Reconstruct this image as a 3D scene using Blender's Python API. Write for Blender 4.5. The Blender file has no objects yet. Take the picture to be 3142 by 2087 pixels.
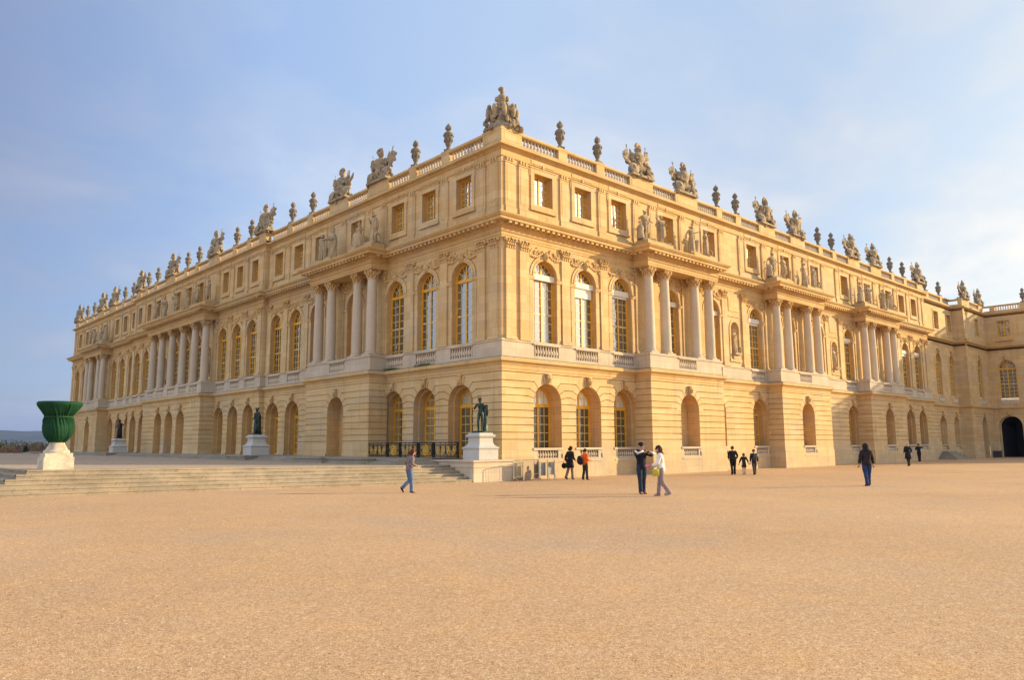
import bpy, bmesh, math, random
from mathutils import Vector, Matrix, noise
random.seed(7)
HAZE=.00009
PI=math.pi
S=bpy.context.scene
COL=S.collection
rad=math.radians

# ------------------------------------------------------------------ helpers
class MB:
    def __init__(s): s.v=[]; s.f=[]; s.m=[]; s.cur=0
    def add(s,vs,fs):
        o=len(s.v); s.v+=[tuple(p) for p in vs]
        for f in fs: s.f.append(tuple(i+o for i in f)); s.m.append(s.cur)
    def quad(s,*p): s.add(p,[tuple(range(len(p)))])
    def box(s,x0,x1,y0,y1,z0,z1,T=None):
        vs=[(x,y,z) for z in (z0,z1) for y in (y0,y1) for x in (x0,x1)]
        if T: vs=[T(*p) for p in vs]
        s.add(vs,[(0,1,3,2),(4,5,7,6),(0,1,5,4),(2,3,7,6),(0,2,6,4),(1,3,7,5)])
    def lathe(s,prof,c=(0,0,0),seg=12,fn=None,ph=0,caps=True):
        vs=[];n=len(prof)
        for r,z in prof:
            for k in range(seg):
                a=2*PI*k/seg+ph; rr=r*(fn(a,z) if fn else 1)
                vs.append((c[0]+rr*math.cos(a),c[1]+rr*math.sin(a),c[2]+z))
        fs=[(i*seg+k,i*seg+(k+1)%seg,(i+1)*seg+(k+1)%seg,(i+1)*seg+k) for i in range(n-1) for k in range(seg)]
        if caps: fs+= [tuple(range(seg))[::-1],tuple((n-1)*seg+k for k in range(seg))]
        s.add(vs,fs)
    def tube(s,a,b,r0,r1=None,seg=6):
        r1=r0 if r1 is None else r1
        a=Vector(a);b=Vector(b);d=(b-a).normalized()
        u=d.orthogonal().normalized();w=d.cross(u)
        vs=[]
        for p,r in ((a,r0),(b,r1)):
            for k in range(seg):
                t=2*PI*k/seg; vs.append(p+(u*math.cos(t)+w*math.sin(t))*r)
        s.add(vs,[(k,(k+1)%seg,seg+(k+1)%seg,seg+k) for k in range(seg)]+[tuple(range(seg))[::-1],tuple(seg+k for k in range(seg))])
    def path(s,pts,r,seg=5):
        for a,b in zip(pts,pts[1:]): s.tube(a,b,r,r,seg)
    def ell(s,c,r,R=None,seg=8,rings=5):
        if not hasattr(r,'__len__'): r=(r,r,r)
        vs=[];fs=[]
        for i in range(rings+1):
            t=PI*i/rings
            for k in range(seg):
                a=2*PI*k/seg
                p=Vector((r[0]*math.sin(t)*math.cos(a),r[1]*math.sin(t)*math.sin(a),r[2]*math.cos(t)))
                if R: p=R@p
                vs.append((c[0]+p.x,c[1]+p.y,c[2]+p.z))
        fs=[(i*seg+k,i*seg+(k+1)%seg,(i+1)*seg+(k+1)%seg,(i+1)*seg+k) for i in range(rings) for k in range(seg)]
        s.add(vs,fs)
    def mesh(s,name,mats,smooth=False):
        me=bpy.data.meshes.new(name)
        me.from_pydata(s.v,[],s.f)
        if not isinstance(mats,(list,tuple)): mats=[mats]
        for m in mats: me.materials.append(m)
        if len(mats)>1: me.polygons.foreach_set('material_index',s.m)
        bm=bmesh.new(); bm.from_mesh(me); bmesh.ops.recalc_face_normals(bm,faces=bm.faces); bm.to_mesh(me); bm.free()
        if smooth:
            me.polygons.foreach_set('use_smooth',[True]*len(me.polygons))
            if smooth!=True:
                try: me.set_sharp_from_angle(angle=rad(smooth))
                except Exception: pass
        me.update()
        return me

def link(name,me,parent=None,loc=(0,0,0),rz=0,sc=None):
    o=bpy.data.objects.new(name,me); COL.objects.link(o)
    o.location=loc; o.rotation_euler=(0,0,rz)
    if sc: o.scale=sc if hasattr(sc,'__len__') else (sc,)*3
    if parent: o.parent=parent
    return o
def tag(o,label,cat,group=None):
    o['label']=label; o['category']=cat
    if group: o['group']=group
    return o
def struct(o): o['kind']='structure'; return o
def stuff(o,label=None,cat=None):
    o['kind']='stuff'
    if label: o['label']=label; o['category']=cat
    return o
def empty(name,loc,label,cat,rz=0,group=None):
    o=bpy.data.objects.new(name,None); COL.objects.link(o); o.location=loc; o.rotation_euler=(0,0,rz)
    o.empty_display_size=.3
    return tag(o,label,cat,group)
ORD='first second third fourth fifth sixth seventh eighth ninth tenth eleventh twelfth thirteenth fourteenth'.split()

# ------------------------------------------------------------------ materials
class NT:
    def __init__(s,name):
        s.mat=bpy.data.materials.new(name); s.mat.use_nodes=True
        s.t=s.mat.node_tree; s.t.nodes.clear()
        s.out=s.n('ShaderNodeOutputMaterial'); s.b=s.n('ShaderNodeBsdfPrincipled')
        s.l(s.b.outputs[0],s.out.inputs[0])
    def n(s,typ,**k):
        x=s.t.nodes.new(typ)
        for a,v in k.items(): setattr(x,a,v)
        return x
    def l(s,a,b): s.t.links.new(a,b)
    def pos(s,sc=(1,1,1)):
        g=s.n('ShaderNodeNewGeometry'); m=s.n('ShaderNodeMapping'); s.l(g.outputs['Position'],m.inputs[0]); m.inputs['Scale'].default_value=sc
        return m.outputs[0]
    def noise(s,vec,scale,detail=5,rough=.6):
        x=s.n('ShaderNodeTexNoise'); s.l(vec,x.inputs['Vector']); x.inputs['Scale'].default_value=scale; x.inputs['Detail'].default_value=detail; x.inputs['Roughness'].default_value=rough
        return x.outputs['Fac']
    def ramp(s,fac,stops):
        r=s.n('ShaderNodeValToRGB'); s.l(fac,r.inputs[0]); e=r.color_ramp.elements
        while len(e)<len(stops): e.new(.5)
        for i,(p,c) in enumerate(stops):
            e[i].position=p; e[i].color=(c if hasattr(c,'__len__') else (c,c,c))+((1,) if (not hasattr(c,'__len__') or len(c)==3) else ())
        return r.outputs[0]
    def mix(s,fac,a,b,mode='MIX'):
        m=s.n('ShaderNodeMix',data_type='RGBA',blend_type=mode)
        for sock,val in ((m.inputs[0],fac),(m.inputs[6],a),(m.inputs[7],b)):
            if hasattr(val,'is_output') or isinstance(val,bpy.types.NodeSocket): s.l(val,sock)
            elif hasattr(val,'__len__'): sock.default_value=tuple(val)+((1,) if len(val)==3 else ())
            else: sock.default_value=val
        return m.outputs[2]
    def bump(s,h,strength=.3,dist=.02):
        b=s.n('ShaderNodeBump'); s.l(h,b.inputs['Height']); b.inputs['Strength'].default_value=strength; b.inputs['Distance'].default_value=dist
        s.l(b.outputs[0],s.b.inputs['Normal']); return b
    def col(s,c):
        i=s.b.inputs['Base Color']
        if isinstance(c,bpy.types.NodeSocket): s.l(c,i)
        else: i.default_value=tuple(c)+(1,)
    def set(s,**k):
        for a,v in k.items(): s.b.inputs[a.replace('_',' ')].default_value=v

def m_stone(name,c1,c2,stain,mortar,bw=.95,rh=.43,st=.5,off=.5,brick=True,grime=None,gsc=.35,damp=False,mort=.007):
    N=NT(name)
    g=N.n('ShaderNodeNewGeometry'); sp=N.n('ShaderNodeSeparateXYZ'); N.l(g.outputs['Position'],sp.inputs[0])
    ad=N.n('ShaderNodeMath',operation='ADD'); N.l(sp.outputs[0],ad.inputs[0]); N.l(sp.outputs[1],ad.inputs[1])
    cb=N.n('ShaderNodeCombineXYZ'); N.l(ad.outputs[0],cb.inputs[0]); N.l(sp.outputs[2],cb.inputs[1])
    P=N.pos()
    if brick:
        b=N.n('ShaderNodeTexBrick'); N.l(cb.outputs[0],b.inputs['Vector'])
        b.inputs['Scale'].default_value=1; b.inputs['Brick Width'].default_value=bw; b.inputs['Row Height'].default_value=rh
        b.inputs['Mortar Size'].default_value=mort; b.inputs['Mortar Smooth'].default_value=.3; b.inputs['Bias'].default_value=0
        b.inputs['Color1'].default_value=c1+(1,); b.inputs['Color2'].default_value=c2+(1,); b.inputs['Mortar'].default_value=mortar+(1,)
        base=b.outputs[0]
    else:
        base=N.mix(N.ramp(N.noise(P,.9,4),[(.3,0.),(.7,1.)]),c1,c2)
    n1=N.ramp(N.noise(P,gsc,6,.65),[(.42,0.),(.68,1.)])
    c=N.mix(N.n('ShaderNodeValue').outputs[0],base,base)
    f=N.n('ShaderNodeMath',operation='MULTIPLY'); N.l(n1,f.inputs[0]); f.inputs[1].default_value=st
    c=N.mix(f.outputs[0],base,stain)
    # vertical rain streaks
    vs=N.noise(N.pos((3.5,3.5,.25)),1,4,.6)
    f2=N.n('ShaderNodeMath',operation='MULTIPLY'); N.l(N.ramp(vs,[(.54,0.),(.74,1.)]),f2.inputs[0]); f2.inputs[1].default_value=.55
    c=N.mix(N.ramp(N.noise(N.pos((1,1,1.6)),.22,7,.7),[(.5,0.),(.72,.55)]),c,tuple(sum(c1)/3*w for w in (.86,.80,.70)))
    f4=c
    gr=grime or tuple(x*.5 for x in c1)
    c=N.mix(f2.outputs[0],c,gr)
    if damp:   # grey weathered band rising from the ground
        mr=N.n('ShaderNodeMapRange'); N.l(sp.outputs[2],mr.inputs[0]); mr.inputs[1].default_value=.2; mr.inputs[2].default_value=2.6; mr.inputs[3].default_value=.62; mr.inputs[4].default_value=0
        mm=N.n('ShaderNodeMath',operation='MULTIPLY'); N.l(mr.outputs[0],mm.inputs[0]); N.l(N.ramp(N.noise(P,1.1,5,.65),[(.3,.1),(.62,1.)]),mm.inputs[1])
        c=N.mix(mm.outputs[0],c,(.36,.325,.27))
    fine=N.noise(P,14,3,.7)
    c=N.mix(.22,c,N.ramp(fine,[(.3,.25),(.7,.95)]),'SOFT_LIGHT')
    N.col(c); N.set(Roughness=.88); N.b.inputs['Specular IOR Level'].default_value=.25
    N.bump(fine,.35,.01)
    return N.mat
def m_plain(name,c,rough=.6,metal=0,var=0.,sc=6,spec=.4,bump=0):
    N=NT(name)
    if var or bump:
        P=N.pos(); f=N.noise(P,sc,4)
        if var: N.col(N.mix(N.ramp(f,[(.35,0.),(.65,1.)]),tuple(x*(1-var) for x in c),tuple(min(1,x*(1+var)) for x in c)))
        else: N.col(c)
        if bump: N.bump(f,bump,.02)
    else: N.col(c)
    N.set(Roughness=rough,Metallic=metal); N.b.inputs['Specular IOR Level'].default_value=spec
    return N.mat

WALL=m_stone('ashlar_stone',(.67,.495,.265),(.55,.385,.185),(.57,.345,.13),(.36,.26,.14),1.05,.46)
RUST=m_stone('rusticated_stone',(.67,.495,.265),(.56,.395,.19),(.57,.34,.125),(.44,.31,.155),1.35,.38,damp=True)
TRIM=m_stone('moulding_stone',(.64,.45,.22),(.56,.375,.165),(.50,.295,.105),(.3,.2,.1),brick=False,st=.6)
PALE=m_stone('pale_stone',(.60,.505,.385),(.54,.45,.335),(.40,.34,.265),(.4,.34,.27),1.6,.45,st=.7,grime=(.33,.31,.28),gsc=.6)
COLM=m_stone('column_stone',(.60,.515,.40),(.54,.455,.345),(.48,.385,.28),(.3,.2,.1),brick=False,st=.4,grime=(.42,.37,.32))
STAT=m_stone('weathered_stone',(.56,.425,.25),(.45,.345,.21),(.25,.20,.14),(.3,.2,.1),brick=False,st=.8,grime=(.14,.12,.1),gsc=2.2)
TROM=m_stone('trophy_stone',(.46,.36,.225),(.33,.265,.175),(.15,.13,.105),(.3,.2,.1),brick=False,st=.85,grime=(.12,.105,.09),gsc=2.6)
URNM=m_stone('urn_stone',(.25,.21,.16),(.18,.155,.125),(.17,.15,.12),(.3,.2,.1),brick=False,st=.7,grime=(.13,.115,.1),gsc=3)
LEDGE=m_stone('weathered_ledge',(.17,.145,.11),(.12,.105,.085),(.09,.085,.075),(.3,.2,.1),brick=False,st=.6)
SHDB=m_plain('recess_shade_brown',(.15,.10,.055),.9,0,.2,4)  # dark brown backing, paints the shade behind the balusters
BALM=m_stone('baluster_stone',(.68,.58,.45),(.60,.50,.38),(.45,.38,.29),(.3,.2,.1),brick=False,st=.5,grime=(.35,.3,.24))
GREYST=m_stone('grey_step_stone',(.36,.32,.25),(.29,.26,.21),(.2,.19,.16),(.2,.18,.14),1.8,.5,st=.7,grime=(.17,.16,.14),gsc=.9)
STEPM=m_stone('step_stone',(.43,.355,.265),(.34,.285,.21),(.21,.185,.145),(.25,.2,.14),1.7,5.,st=.7,gsc=1.2,mort=.018)
MARB=m_stone('white_marble',(.52,.51,.485),(.46,.45,.43),(.45,.45,.44),(.4,.4,.4),brick=False,st=.5,grime=(.42,.42,.41),gsc=1.6)
CREAM=m_stone('cream_stone',(.64,.595,.49),(.57,.52,.42),(.33,.275,.20),(.4,.4,.4),brick=False,st=.75,grime=(.2,.16,.11),gsc=2.6)
NICHE=m_stone('orange_niche_stone',(.64,.42,.185),(.58,.365,.15),(.50,.30,.12),(.33,.2,.09),.9,.38,st=.5)
YEL=m_plain('ochre_window_paint',(.72,.385,.024),.45,0,.12,3)
BAR=m_plain('pale_glazing_bar',(.72,.55,.22),.5,0,.1,5)
WHT=m_plain('white_blind',(.74,.70,.62),.7)
DARK=m_plain('interior_shade_tone',(.03,.022,.016),.9)  # near-black colour stands in for the deep shade inside the open arches
BRZ=m_plain('green_bronze',(.035,.055,.045),.42,.55,.5,7,bump=.3)
BRZ2=m_plain('black_bronze',(.022,.022,.022),.42,.5,.4,7)
IRON=m_plain('black_iron',(.015,.014,.013),.45,.4)
GILT=m_plain('gilding',(.66,.41,.075),.6,0,.2,9)
ROOF=m_plain('lead_roof',(.18,.18,.19),.6,.2,.15,2)
GALV=m_plain('galvanised_steel',(.32,.31,.29),.45,.7,.15,9)
SIGN=m_plain('grey_sign_board',(.23,.235,.235),.5,0,.15,5)
def m_glass(name,c,gl=.28,ior=1.6):
    N=NT(name); oi=N.n('ShaderNodeObjectInfo'); N.col(N.mix(N.ramp(oi.outputs['Random'],[(.35,0.),(.95,.75)]),c,tuple(min(1,x*2.2+.05) for x in c))); N.set(Roughness=.5)
    g=N.n('ShaderNodeBsdfGlossy'); g.inputs['Roughness'].default_value=.03; g.inputs[0].default_value=(.95,.97,1,1)
    fr=N.n('ShaderNodeFresnel'); fr.inputs[0].default_value=ior
    a=N.n('ShaderNodeMath',operation='ADD'); a.inputs[1].default_value=gl; N.l(fr.outputs[0],a.inputs[0])
    mx=N.n('ShaderNodeMixShader'); N.l(a.outputs[0],mx.inputs[0]); N.l(N.b.outputs[0],mx.inputs[1]); N.l(g.outputs[0],mx.inputs[2])
    N.l(mx.outputs[0],N.out.inputs[0])
    nb=N.noise(N.pos(),2.6,2); b=N.n('ShaderNodeBump'); N.l(nb,b.inputs['Height']); b.inputs['Strength'].default_value=.22; b.inputs['Distance'].default_value=.05
    N.l(b.outputs[0],g.inputs['Normal'])
    return N.mat
GLASS=m_glass('window_glass',(.02,.018,.016),.2)
GLASSR=m_glass('bright_window_glass',(.03,.03,.03),.2)
CURT=m_glass('curtained_glass',(.05,.045,.018),.0,1.25)

def m_gravel(name,ca,cb,cc):
    N=NT(name); P=N.pos()
    c=N.mix(N.ramp(N.noise(P,.10,5,.6),[(.35,0.),(.65,1.)]),ca,cb)
    c=N.mix(N.ramp(N.noise(P,.9,7,.72),[(.48,0.),(.72,.6)]),c,cc)
    c=N.mix(N.ramp(N.noise(N.pos((.5,.5,1)),.33,6,.7),[(.5,0.),(.68,.6)]),c,(.42,.31,.23))
    hs=None
    for sc_,w in ((150,.8),(75,.62),(30,.36)):
        v=N.n('ShaderNodeTexVoronoi'); N.l(P,v.inputs['Vector']); v.inputs['Scale'].default_value=sc_
        sp=N.n('ShaderNodeSeparateColor'); N.l(v.outputs['Color'],sp.inputs[0])
        c=N.mix(w,c,N.ramp(sp.outputs[0],[(.0,.13),(.12,.3),(.5,.5),(.88,.68),(1.,.98)]),'SOFT_LIGHT')
        if hs is None: hs=v.outputs['Distance']
        else:
            a=N.n('ShaderNodeMath',operation='ADD'); N.l(hs,a.inputs[0]); N.l(v.outputs['Distance'],a.inputs[1]); hs=a.outputs[0]
    N.col(c); N.set(Roughness=.95); N.b.inputs['Specular IOR Level'].default_value=.15
    N.bump(hs,.4,.005)
    return N.mat
GRAV=m_gravel('sand_gravel',(.54,.36,.21),(.455,.30,.175),(.60,.365,.165))
TERR=m_gravel('terrace_gravel',(.46,.36,.26),(.41,.32,.23),(.40,.30,.21))

# ------------------------------------------------------------------ palace plan
LR,LL=61.0,87.0
AVR=[14.7,30.5,46.3]; AVL=[14.4,72.6]; HW=3.8
BR=[3.17,6.45,9.73,19.65,25.4,35.6,41.35,51.27,54.55,57.83]
BL=[3.2,6.45,9.65,19.4,22.6,25.8,29.2,32.1,35.0]; BL+= [LL-x for x in BL]
CEN=LL/2; CEN3=[CEN-2.9,CEN,CEN+2.9]; CHW=7.25
FR=lambda s,n,z:(s,-n,z)
FL=lambda s,n,z:(-n,s,z)
MID0,MID1,MN=27.4,LL-27.4,.4
def segsR(av):
    out=[];p=0
    for c in AVR:
        out+= [(p,c-HW,0),(c-HW,c+HW,av)]; p=c+HW
    return out+[(p,LR,0)] if av else [(0,LR,0)]
def segsL(av):
    if not av: return [(0,MID0,0),(MID0,MID1,MN),(MID1,LL,0)]
    a,b=AVL
    return [(0,a-HW,0),(a-HW,a+HW,av),(a+HW,MID0,0),(MID0,CEN-CHW,MN),(CEN-CHW,CEN+CHW,MN+av),(CEN+CHW,MID1,MN),(MID1,b-HW,0),(b-HW,b+HW,av),(b+HW,LL,0)]
def plan(av):
    pts=[(14,LL)]
    for s0,s1,n in reversed(segsL(av)): pts+= [(-n,s1),(-n,s0)]
    for s0,s1,n in segsR(av): pts+= [(s0,-n),(s1,-n)]
    pts.append((LR,7))
    o=[]
    for p in pts:
        if not o or abs(p[0]-o[-1][0])+abs(p[1]-o[-1][1])>1e-6: o.append(p)
    return o
def sweep(mb,pts,prof,emit=None):
    P=[Vector(p) for p in pts]; N=len(P)
    nr=[]
    for a,b in zip(P,P[1:]):
        d=(b-a).normalized(); nr.append(Vector((d.y,-d.x)))
    off=[]
    for i in range(N):
        if i==0: off.append(nr[0])
        elif i==N-1: off.append(nr[-1])
        else:
            m=nr[i-1]+nr[i]; off.append(m/(1+nr[i-1].dot(nr[i])))
    for i in range(N-1):
        if emit and i not in emit: continue
        for (n0,z0),(n1,z1) in zip(prof,prof[1:]):
            q=[P[i]+off[i]*n0,P[i+1]+off[i+1]*n0,P[i+1]+off[i+1]*n1,P[i]+off[i]*n1]
            mb.quad((*q[0],z0),(*q[1],z0),(*q[2],z1),(*q[3],z1))

def hw_at(op,z):
    if z<=op['zs']+1e-9: return op['hw']
    return math.sqrt(max(0,op['hw']**2-(z-op['zs'])**2))
def OP(c,hw,zb,zt,arch=True): return dict(c=c,hw=hw,zb=zb,zt=zt,zs=zt-hw if arch else zt,arch=arch)
def front(mb,F,s0,s1,nb,e0,e1,levels,ops):
    zc=set()
    for o in ops:
        zc|={o['zb'],o['zt'],o['zs']}
        if o['arch']: zc|={o['zs']+o['hw']*math.sin(PI/2*k/9) for k in range(10)}
    ops=sorted(ops,key=lambda o:o['c'])
    for (za,oa),(zb,ob) in zip(levels,levels[1:]):
        cuts=[za,zb] if zb-za<1e-6 else sorted({za,zb}|{z for z in zc if za+1e-6<z<zb-1e-6})
        for z1,z2 in zip(cuts,cuts[1:]):
            t=lambda z:oa if zb-za<1e-6 else oa+(ob-oa)*(z-za)/(zb-za)
            o1,o2=(oa,ob) if zb-za<1e-6 else (t(z1),t(z2))
            zm=(z1+z2)/2
            act=[o for o in ops if o['zb']<=zm<o['zt']]
            L1,L2=s0-e0*o1,s0-e0*o2
            for o in act:
                w1,w2=hw_at(o,z1),hw_at(o,z2)
                mb.quad(F(L1,nb+o1,z1),F(o['c']-w1,nb+o1,z1),F(o['c']-w2,nb+o2,z2),F(L2,nb+o2,z2))
                L1,L2=o['c']+w1,o['c']+w2
            mb.quad(F(L1,nb+o1,z1),F(s1+e1*o1,nb+o1,z1),F(s1+e1*o2,nb+o2,z2),F(L2,nb+o2,z2))
def ret(mb,F,s,sg,n0,n1,levels):
    for (za,oa),(zb,ob) in zip(levels,levels[1:]):
        mb.quad(F(s+sg*oa,n0,za),F(s+sg*oa,n1+oa,za),F(s+sg*ob,n1+ob,zb),F(s+sg*ob,n0,zb))
def outline(op,d=0,k=14):
    c,hw=op['c'],op['hw']-d; zs=op['zs'] if op['arch'] else op['zt']-d
    p=[(c-hw,op['zb'])]
    if op['arch']: p+= [(c-hw*math.cos(PI*i/k),zs+hw*math.sin(PI*i/k)) for i in range(k+1)]
    else: p+= [(c-hw,zs),(c+hw,zs)]
    return p+[(c+hw,op['zb'])]
def reveal(mb,F,op,n,steps):
    """steps: list of (inset,n) -> stepped reveal strips"""
    prev=outline(op,0); pn=n
    for d,nn in steps:
        cur=outline(op,d)
        if abs(d)>1e-9 and nn==pn: pass
        for i in range(len(cur)-1):
            mb.quad(F(prev[i][0],pn,prev[i][1]),F(prev[i+1][0],pn,prev[i+1][1]),F(cur[i+1][0],nn,cur[i+1][1]),F(cur[i][0],nn,cur[i][1]))
        a,b=prev,cur
        mb.quad(F(a[0][0],pn,a[0][1]),F(b[0][0],nn,b[0][1]),F(b[-1][0],nn,b[-1][1]),F(a[-1][0],pn,a[-1][1]))
        prev,pn=cur,nn
    return prev,pn
def backfill(mb,F,op,d,n):
    p=outline(op,d); mb.quad(*[F(a,n,z) for a,z in p])
def walls(mb,F,segs,levels,opsf,end0=1,end1=1):
    for i,(s0,s1,n) in enumerate(segs):
        pn=segs[i-1][2] if i else None; nn=segs[i+1][2] if i<len(segs)-1 else None
        e0=end0 if pn is None else (1 if n>pn else -1); e1=end1 if nn is None else (1 if n>nn else -1)
        ops=[o for o in opsf if s0<o['c']<s1]
        front(mb,F,s0,s1,n,e0,e1,levels,ops)
        if pn is not None and n>pn: ret(mb,F,s0,-1,pn,n,levels)
        if nn is not None and n>nn: ret(mb,F,s1,1,nn,n,levels)
def n_at(segs,c):
    for s0,s1,n in segs:
        if s0<=c<=s1: return n
    return 0

palace=empty('palace',(0,0,0),'long honey coloured stone palace with two arcaded fronts meeting at the near corner','palace')
AVN=1.15
GR,GL,UR,UL=segsR(AVN),segsL(AVN),segsR(0),segsL(0)
PG,PU=plan(AVN),plan(0); PE=plan(1.22)

# ---- ground floor
joints=[2.04,2.40,2.78,3.16,3.54,3.92,4.30,4.68,5.06,5.51]
glev=[(-.3,.17),(1.27,.17),(1.30,.13)]
for j in joints: glev+= [(j-.024,.13),(j-.024,.06),(j+.024,.06),(j+.024,.13)]
glev+= [(5.66,.13)]
gopR=[OP(c,1.06,1.02,5.0) for c in BR]+[OP(c,1.0,1.02,4.85) for c in AVR]
gopL=[OP(c,1.06 if i%9<6 else .97,1.1,5.0) for i,c in enumerate(BL)]+[OP(c,1.0,1.1,4.85) for c in AVL]+[OP(c,.98,1.1,4.9) for c in CEN3]
gw=MB()
walls(gw,FR,GR,glev,gopR); walls(gw,FL,GL,glev,gopL)
blank=MB()
def rz_of(F): return 0 if F is FR else (-PI/2)
def place(name,me,F,s,n=0,z=0,parent=palace,sc=None):
    return link(name,me,parent,F(s,n,z),0 if F is FR or F is FC else -PI/2,sc)
FC=lambda s,n,z:(s,.3-n,z)          # connecting block (recessed 0.3)
FW=lambda s,n,z:(78.7-n,-s,z)       # side wing, facing west
_cache={}
def window_mesh(kind,hw,zb,zt,arch,rows,thick=.07):
    k=('w',kind,hw,zb,zt,arch,rows)
    if k in _cache: return _cache[k]
    op=OP(0,hw,zb,zt,arch); m=MB()
    a=outline(op,0); b=outline(op,.12 if arch else .085)
    b=[(x,max(z,zb)) for x,z in b]
    for i in range(len(a)-1):
        for y0,y1 in ((0,0),):
            m.quad((a[i][0],0,a[i][1]),(a[i+1][0],0,a[i+1][1]),(b[i+1][0],0,b[i+1][1]),(b[i][0],0,b[i][1]))
            m.quad((b[i][0],0,b[i][1]),(b[i+1][0],0,b[i+1][1]),(b[i+1][0],.09,b[i+1][1]),(b[i][0],.09,b[i][1]))
    zs=op['zs'] if arch else zt
    m.box(-.055,.055,.0,.07,zb,zt-.05)
    m.box(-hw,hw,-.01,.08,zb,zb+.14)
    if arch: m.box(-hw,hw,-.02,.08,zs-.16,zs+.02)
    top=zs-.16 if arch else zt-.08
    m.cur=1
    for sx in (-1,1):
        x=sx*hw*.52; m.box(x-.016,x+.016,.032,.06,zb,top)
        for i in range(1,rows):
            z=zb+(top-zb)*i/rows; th=.045 if (rows>6 and i==rows//2) else .018
            m.box(min(sx*.06,sx*hw*.96),max(sx*.06,sx*hw*.96),.032,.06,z-th,z+th)
        if arch:
            if kind=='fan':
                for ang in (35,65):
                    t=rad(ang); m.tube((0,.045,zs),(sx*hw*.95*math.cos(t),.045,zs+hw*.95*math.sin(t)),.022,.022,4)
                pr=None
                for q in range(7):
                    t=PI/2*q/6; p=(sx*hw*.5*math.cos(t),.045,zs+hw*.5*math.sin(t))
                    if pr: m.tube(pr,p,.02,.02,4)
                    pr=p
            else:
                m.box(x-.018,x+.018,.02,.07,zs,zs+hw*.82); m.box(min(sx*.06,sx*hw*.85),max(sx*.06,sx*hw*.85),.02,.07,zs+hw*.42,zs+hw*.46)
    pm=MB(); pm.quad(*[(x,.05,z) for x,z in outline(op,.02)])
    _cache[k]=(m.mesh('window',[YEL,BAR]),pm); return _cache[k]
FANP=m_glass('pale_fanlight',(.50,.50,.38),.04,1.25)
def add_window(F,s,n,kind,hw,zb,zt,arch,rows,glass,parent=palace,blind=0,fan=False):
    me,pm=window_mesh(kind,hw,zb,zt,arch,rows)
    key=('p',kind,hw,zb,zt,arch,glass.name)
    if key not in _cache: _cache[key]=pm.mesh('pane',glass)
    w=place('window',me,F,s,n,0,parent); link('pane',_cache[key],w)
    if fan:
        kf=('f',hw,zt)
        if kf not in _cache:
            m=MB(); zs=zt-hw; m.quad(*[(x,.044,z) for x,z in [((hw-.04)*math.cos(PI*i/14),zs+(hw-.04)*math.sin(PI*i/14)) for i in range(15)]]); _cache[kf]=m.mesh('fanlight',FANP)
        link('fanlight',_cache[kf],w)
    if blind:
        kb=('b',hw,blind)
        if kb not in _cache:
            m=MB(); zs=zt-hw
            m.box(-hw-.02,hw+.02,-.14,-.02,zs-.16,zs+.16)
            if blind>1: m.box(-hw+.1,hw-.1,-.05,-.03,zs-.16-.62*(blind-1),zs-.16)
            _cache[kb]=m.mesh('blind',WHT)
        link('blind',_cache[kb],w)
    return w
rnd=random.Random(3)
for F,segs,ops in ((FR,GR,gopR),(FL,GL,gopL)):
    for o in ops:
        nb=n_at(segs,o['c'])+.13; isav=any(abs(o['c']-c)<.1 for c in (AVR if F is FR else AVL+CEN3))
        if isav:
            gw.cur=2; reveal(gw,F,o,nb,[(0,nb-.95)]); backfill(gw,F,o,0,nb-.9); gw.cur=0
        else:
            gw.cur=2; reveal(gw,F,o,nb,[(0,nb-.34),(.12,nb-.34),(.12,nb-.40),(.12,nb-.80)]); gw.cur=0
            q=OP(o['c'],o['hw']-.12,o['zb'],o['zt']-.12)
            near=(F is FR) or o['c']<12
            add_window(F,o['c'],nb-.74,'grid',q['hw'],q['zb'],q['zt'],True,6,CURT if near else GLASS,fan=near)
        # voussoir joints around the arch, thin dirty mortar lines
        c,hw,zs=o['c'],o['hw'],o['zs']
        R2=hw+.44; K=24
        for q in range(K):
            a0,a1=PI*q/K,PI*(q+1)/K
            gw.quad(*[F(c+r*math.cos(a),nb+.003,zs+r*math.sin(a)) for r,a in ((hw,a0),(R2,a0),(R2,a1),(hw,a1))])
        angs=[]
        for j in joints:
            dz=j-zs
            if .12<dz<R2-.02: t=math.asin(dz/R2); angs+=[t,PI-t]
        angs+=[rad(76),rad(104)]
        for t in angs:
            r1=hw+.0; r2=R2+.02
            a0=Vector((c+r1*math.cos(t),zs+r1*math.sin(t))); a1=Vector((c+r2*math.cos(t),zs+r2*math.sin(t)))
            d=Vector((-math.sin(t),math.cos(t)))*.02
            gw.cur=1; gw.quad(*[F(p.x,nb+.006,p.y) for p in (a0-d,a1-d,a1+d,a0+d)]); gw.cur=0
link('ground_floor_wall',gw.mesh('ground_floor_wall',[RUST,m_plain('mortar',(.20,.14,.075),.9),NICHE]),palace)

# keystones with carved masks
km=MB(); km.box(-.13,.13,-.12,0,-.05,.52); km.box(-.17,.17,-.15,0,.44,.52)
km.ell((0,-.16,.25),(.12,.1,.17)); km.ell((0,-.25,.22),(.03,.04,.06)); km.ell((0,-.2,.12),(.09,.07,.07))
for sx in (-1,1): km.ell((sx*.1,-.14,.32),(.07,.07,.12)); km.ell((sx*.05,-.235,.29),(.03,.03,.02))
KEY=km.mesh('keystone_mask',TRIM,True)
for F,segs,ops in ((FR,GR,gopR),(FL,GL,gopL)):
    for o in ops: place('keystone_mask',KEY,F,o['c'],n_at(segs,o['c'])+.13,o['zt'])

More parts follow.
